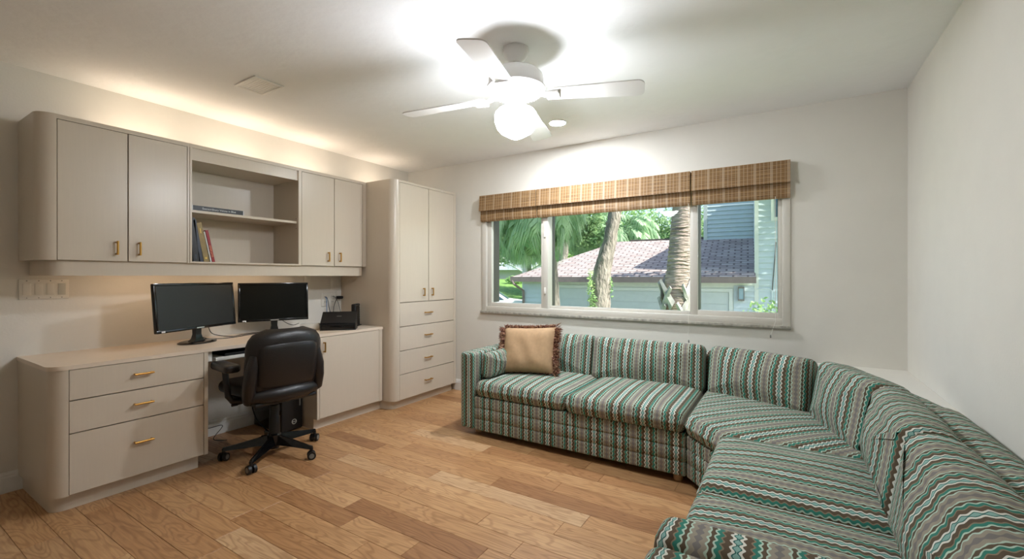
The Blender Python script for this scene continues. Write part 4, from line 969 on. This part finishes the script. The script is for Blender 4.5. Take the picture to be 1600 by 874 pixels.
# trees
def leafcloud(blobs, count, size, rng, flat=.5):
    mb = MB(); tot = sum(b[3] * b[4] * b[5] for b in blobs); vs = []; fs = []
    for b in blobs:
        for k in range(int(count * b[3] * b[4] * b[5] / tot)):
            d = Vector((rng.gauss(0, 1), rng.gauss(0, 1), rng.gauss(0, 1))).normalized(); r = rng.random() ** .45
            q = E(b[0] + d.x * b[3] * r, b[1] + d.y * b[4] * r, b[2] + d.z * b[5] * r)
            s = size * rng.uniform(.5, 1.3); a = Vector((rng.gauss(0, 1), rng.gauss(0, 1), rng.gauss(0, flat))).normalized(); b2 = a.orthogonal().normalized(); b2 = (b2 + a.cross(b2) * rng.uniform(-1, 1)).normalized() * .45
            n = len(vs); vs += [q - a * s, q + b2 * s, q + a * s, q - b2 * s]; fs.append((n, n + 1, n + 2, n + 3))
    return mb.add(vs, fs)
def frond(mb, base, az, el, L, rng, wide=.7, droop=1.0, nl=26):
    d = Vector((math.cos(az), math.sin(az), 0)); p = Vector(base); pts = [p.copy()]; e = el
    for i in range(8):
        p = p + (d * math.cos(e) + Vector((0, 0, math.sin(e)))) * L / 8; e -= droop * .26; pts.append(p.copy())
    mb.tube(pts, [.02 * L * .3 + .004] * 9, 4)
    sd = Vector((-d.y, d.x, 0))
    for i in range(nl):
        s = .22 + .78 * i / nl; k = min(7, int(s * 8)); q = pts[k].lerp(pts[k + 1], s * 8 - k); ln = L * wide * .5 * math.sin(math.pi * (.15 + .8 * s)) + .1
        ax = (pts[k + 1] - pts[k]).normalized()
        for sg in (-1, 1):
            dr = (sd * sg * .8 + ax * .6 + Vector((0, 0, -.25 + rng.uniform(-.25, .15)))).normalized()
            m_ = q + dr * ln * .55; tip = q + dr * ln * .9 + Vector((0, 0, -ln * .45 * droop)); ww = ax * .028 * L * .5
            mb.add([q - ww, q + ww, m_ + ww, m_ - ww, tip], [(0, 1, 2, 3), (3, 2, 4)])
def trunk(path, rad, n=14, wob=.03, seed=0):
    out = MB(); P = []
    for i in range(len(path) - 1):
        for k in range(10): s = k / 10; P.append((Vector(path[i]).lerp(Vector(path[i + 1]), s), rad[i] * (1 - s) + rad[i + 1] * s))
    P.append((Vector(path[-1]), rad[-1]))
    out.tube([p for p, r in P], [r * (1 + wob * 3 * noise.noise(p * 3)) for p, r in P], n)
    out.v = [tuple(Vector(p) + noise.noise_vector(Vector(p) * 5 + Vector((seed, 0, 0))) * wob) for p in out.v]
    return out
rng = random.Random(3)
GT = Vector((0, 0, GZ))
def tree(name, label, base, parts):
    t = thing(name, label, 'tree', base)
    for (n_, mb, mat, kind) in parts:
        o = obj(n_, mb, mat, t, off=base, smooth=0 if kind else 50)
        if kind: o['kind'] = 'stuff'
    return t
# oak with grey trunk in front of the garage; its unseen crown is spread wide to shade the facade
b = E(2.12, 11, GZ)
ivy = leafcloud([(1.93, 10.85, .9, .10, .1, .55), (1.98, 10.8, .35, .14, .1, .5), (2.44, 10.85, .95, .05, .08, .3)], 520, .04, rng)
tree('oak_tree', 'leaning grey oak trunk with ivy in front of the garage', b, [
    ('trunk', trunk([b, E(2.18, 11, .46), E(2.25, 11, 1.4), E(2.42, 11, 2.05), E(2.54, 11, 2.7), E(2.75, 11, 4.6)], [.30, .25, .215, .17, .155, .14], 18, .03), 'bark', None),
    ('branch', trunk([E(2.4, 11, 2.5), E(3.2, 11.3, 3.6), E(4.6, 11.5, 4.8)], [.1, .09, .06], 8, .02), 'bark', None),
    ('branch', trunk([E(2.5, 11, 2.5), E(2.68, 10.9, 2.9), E(2.9, 10.9, 3.6)], [.06, .06, .05], 8, .02), 'bark', None),
    ('foliage', leafcloud([(3.5, 11.5, 6.6, 3.6, 1.7, 2.1), (8.0, 12.8, 6.4, 3.2, 1.6, 1.9), (11.8, 11.6, 6.3, 2.6, 1.5, 1.8)], 11000, .2, rng), 'leaf_mid', 1),
    ('ivy', ivy, 'leaf_mid', 1)])
# cabbage palm with boots
b = E(2.99, 8.1, GZ)
def boots():
    mb = MB()
    for k in range(40):
        z0 = -.75 + 1.6 * k / 40; a0 = 2.4 * k; sg = 1 if k % 2 else -1; q = 6; vs = []
        for i in range(q + 1):
            f = i / q; a = a0 + sg * .85 * f; z = z0 + .46 * f; hw = .115 * (1 - .62 * f); r0 = .252 + .035 * f * f
            for (dz, dr) in ((-hw, 0), (0, .03), (hw, 0), (0, -.03)):
                o_ = E(2.99, 8.1, z + dz * .75); aa = a - sg * dz * 1.6
                vs.append(o_ + Vector((math.cos(aa), math.sin(aa), 0)) * (r0 + dr))
        fs = [(0, 1, 2, 3), tuple(q * 4 + i for i in (3, 2, 1, 0))]
        for i in range(q):
            for m in range(4): fs.append((i * 4 + m, i * 4 + (m + 1) % 4, i * 4 + 4 + (m + 1) % 4, i * 4 + 4 + m))
        mb.add(vs, fs)
    return mb
pc = MB()
for k in range(26): frond(pc, E(3.3, 8.1, 5.6), 2 * math.pi * k / 26, rng.uniform(-.2, 1.1), 1.9, rng)
rings = MB()
t = tree('cabbage_palm', 'thick pale palm trunk with criss-cross boots close to the window', b, [
    ('trunk', trunk([b, E(3.0, 8.1, 0), E(3.03, 8.1, 1.1), E(3.11, 8.1, 2.2), E(3.3, 8.1, 5.6)], [.25, .245, .215, .18, .17], 18, .02), 'palm_bark', None),
    ('boots', boots(), 'boot', None), ('fronds', pc, 'frond', 1)])
for k in range(30):
    z = 1.0 + k * .075; q = E(3.03 + (z - 1.1) * .07, 8.1, z)
    rings.tube([q + Vector((math.cos(a) * (.212 - .03 * (z - 1.1)), math.sin(a) * (.212 - .03 * (z - 1.1)), .012 * math.sin(3 * a + k))) for a in [2 * math.pi * i / 18 for i in range(19)]], .012, 4, cap=False)
obj('leaf_scars', rings, 'palm_bark', t, off=b)
# slim palm by the left mullion
b = E(.99, 10, GZ); pc = MB()
for k in range(34): frond(pc, E(.45, 10, 2.95), 2 * math.pi * k / 34 + rng.uniform(-.1, .1), rng.uniform(-.6, .9), 1.7, rng, droop=1.25)
tree('slim_palm', 'slim dark palm trunk with drooping fronds beside the left mullion', b, [
    ('trunk', trunk([b, E(.98, 10, .5), E(.92, 10, 1.5), E(.62, 10, 2.5), E(.48, 10, 3.0)], [.14, .11, .10, .10, .12], 14, .02), 'bark', None), ('fronds', pc, 'frond', 1)])
# pale slender tree
b = E(.87, 30, GZ)
tree('pale_tree', 'slender pale trunk rising before the far grey roof', b, [
    ('trunk', trunk([b, E(.87, 30, 1.5), E(.82, 30, 3.6), E(.6, 30, 5.6)], [.2, .18, .16, .12], 10, .02), 'pale_bark', None),
    ('branch', trunk([E(.82, 30, 3.6), E(1.0, 30, 4.6), E(.98, 30, 5.6)], [.1, .09, .07], 8, .01), 'pale_bark', None),
    ('foliage', leafcloud([(-.6, 30, 5.6, 2.4, 1.4, 1.2), (1.4, 30.6, 5.4, 1.2, 1.0, 1.0)], 3500, .14, rng), 'leaf_dark', 1)])
# dark branching tree behind the hip
b = E(3.0, 26, GZ)
tree('branching_tree', 'dark branching tree growing behind the garage roof hip', b, [
    ('trunk', trunk([b, E(3.0, 26, 2.2), E(3.2, 26, 3.4), E(3.7, 26, 5)], [.3, .25, .22, .16], 10, .03), 'bark', None),
    ('branch', trunk([E(3.0, 26, 2.3), E(2.4, 26, 3.2), E(1.9, 26, 3.7)], [.15, .12, .08], 8, .02), 'bark', None),
    ('foliage', leafcloud([(3.2, 26.5, 5.4, 2.6, 1.8, 1.6), (1.6, 27, 4.4, 1.2, 1.2, .8), (4.6, 27, 4.0, 1.2, 1, 1.1)], 6500, .15, rng), 'leaf_dark', 1)])
# background palms
for (l, d, z, label, s) in ((7.1, 27.5, 4.1, 'fan palm crown rising above the garage ridge', 1.0), (4.9, 29, 4.6, 'drooping palm behind the oak trunk', 1.0)):
    b = E(l, d, GZ); pc = MB()
    for k in range(46): frond(pc, E(l, d, z), 2 * math.pi * k / 46 + rng.uniform(-.1, .1), rng.uniform(-.7, 1.2), 2.5 * s, rng, droop=1.0, nl=34)
    tree('background_palm', label, b, [('trunk', trunk([b, E(l, d, z)], [.2, .22], 10, .02), 'bark', None), ('fronds', pc, 'frond', 1)])
# background broadleaf trees
for (l, d, z, r_, label, mt) in ((-3.2, 33, 4.4, 3.2, 'rounded broadleaf tree left of the street house', 'leaf_dark'), (1.4, 36, 4.8, 3.0, 'bushy tree behind the pale slender trunk', 'leaf_dark'), (5.4, 34, 3.6, 2.9, 'bright green bushy tree behind the garage hip', 'leaf_mid'), (9.2, 35, 4.4, 3.4, 'broad leafy tree behind the garage ridge', 'leaf_mid'), (13.2, 33, 4.0, 3.4, 'leafy tree peeking past the thick palm trunk', 'leaf_dark')):
    b = E(l, d, GZ)
    tree('broadleaf_tree', label, b, [('trunk', trunk([b, E(l, d, z)], [.25, .15], 8, .03), 'bark', None),
        ('foliage', leafcloud([(l, d, z, r_, r_ * .7, r_ * .85), (l - r_ * .6, d - .5, z - r_ * .35, r_ * .6, r_ * .5, r_ * .5), (l + r_ * .6, d - .5, z - r_ * .3, r_ * .6, r_ * .5, r_ * .5)], 11000, .14, rng), mt, 1)])
# hanging foliage of the near tree at the left pane
b = E(-1.25, 12.5, GZ)
tree('weeping_tree', 'weeping leafy tree hanging over the left pane view', b, [('trunk', trunk([b, E(-1.3, 12.5, 3.8)], [.2, .15], 10, .03), 'bark', None),
    ('foliage', leafcloud([(-.75, 12.5, 2.9, 1.0, .8, .8), (-.95, 12.6, 2.0, .55, .5, .75), (.2, 12.7, 3.3, .9, .7, .55)], 5200, .085, rng, 1.6), 'leaf_dark', 1)])
# shrubs
def shrub(label, l, d, z, r_, n_, s_, mt='leaf_mid', hz=None):
    b = E(l, d, GZ); t = thing('shrub', label, 'shrub', b)
    o = obj('foliage', leafcloud([(l, d, z, r_, r_ * .6, hz or max(.2, z - GZ) * .9)], n_, s_, rng), mt, t, off=b, smooth=0); o['kind'] = 'stuff'
    obj('stem', MB().tube([b, E(l, d, z)], .03, 6), 'bark', t, off=b)
shrub('low green shrub just outside the right pane', 3.5, 6.0, -.02, .62, 3000, .036)
shrub('yellow-green shrub on the far lawn', .35, 42, .85, 1.0, 900, .11, hz=.45)
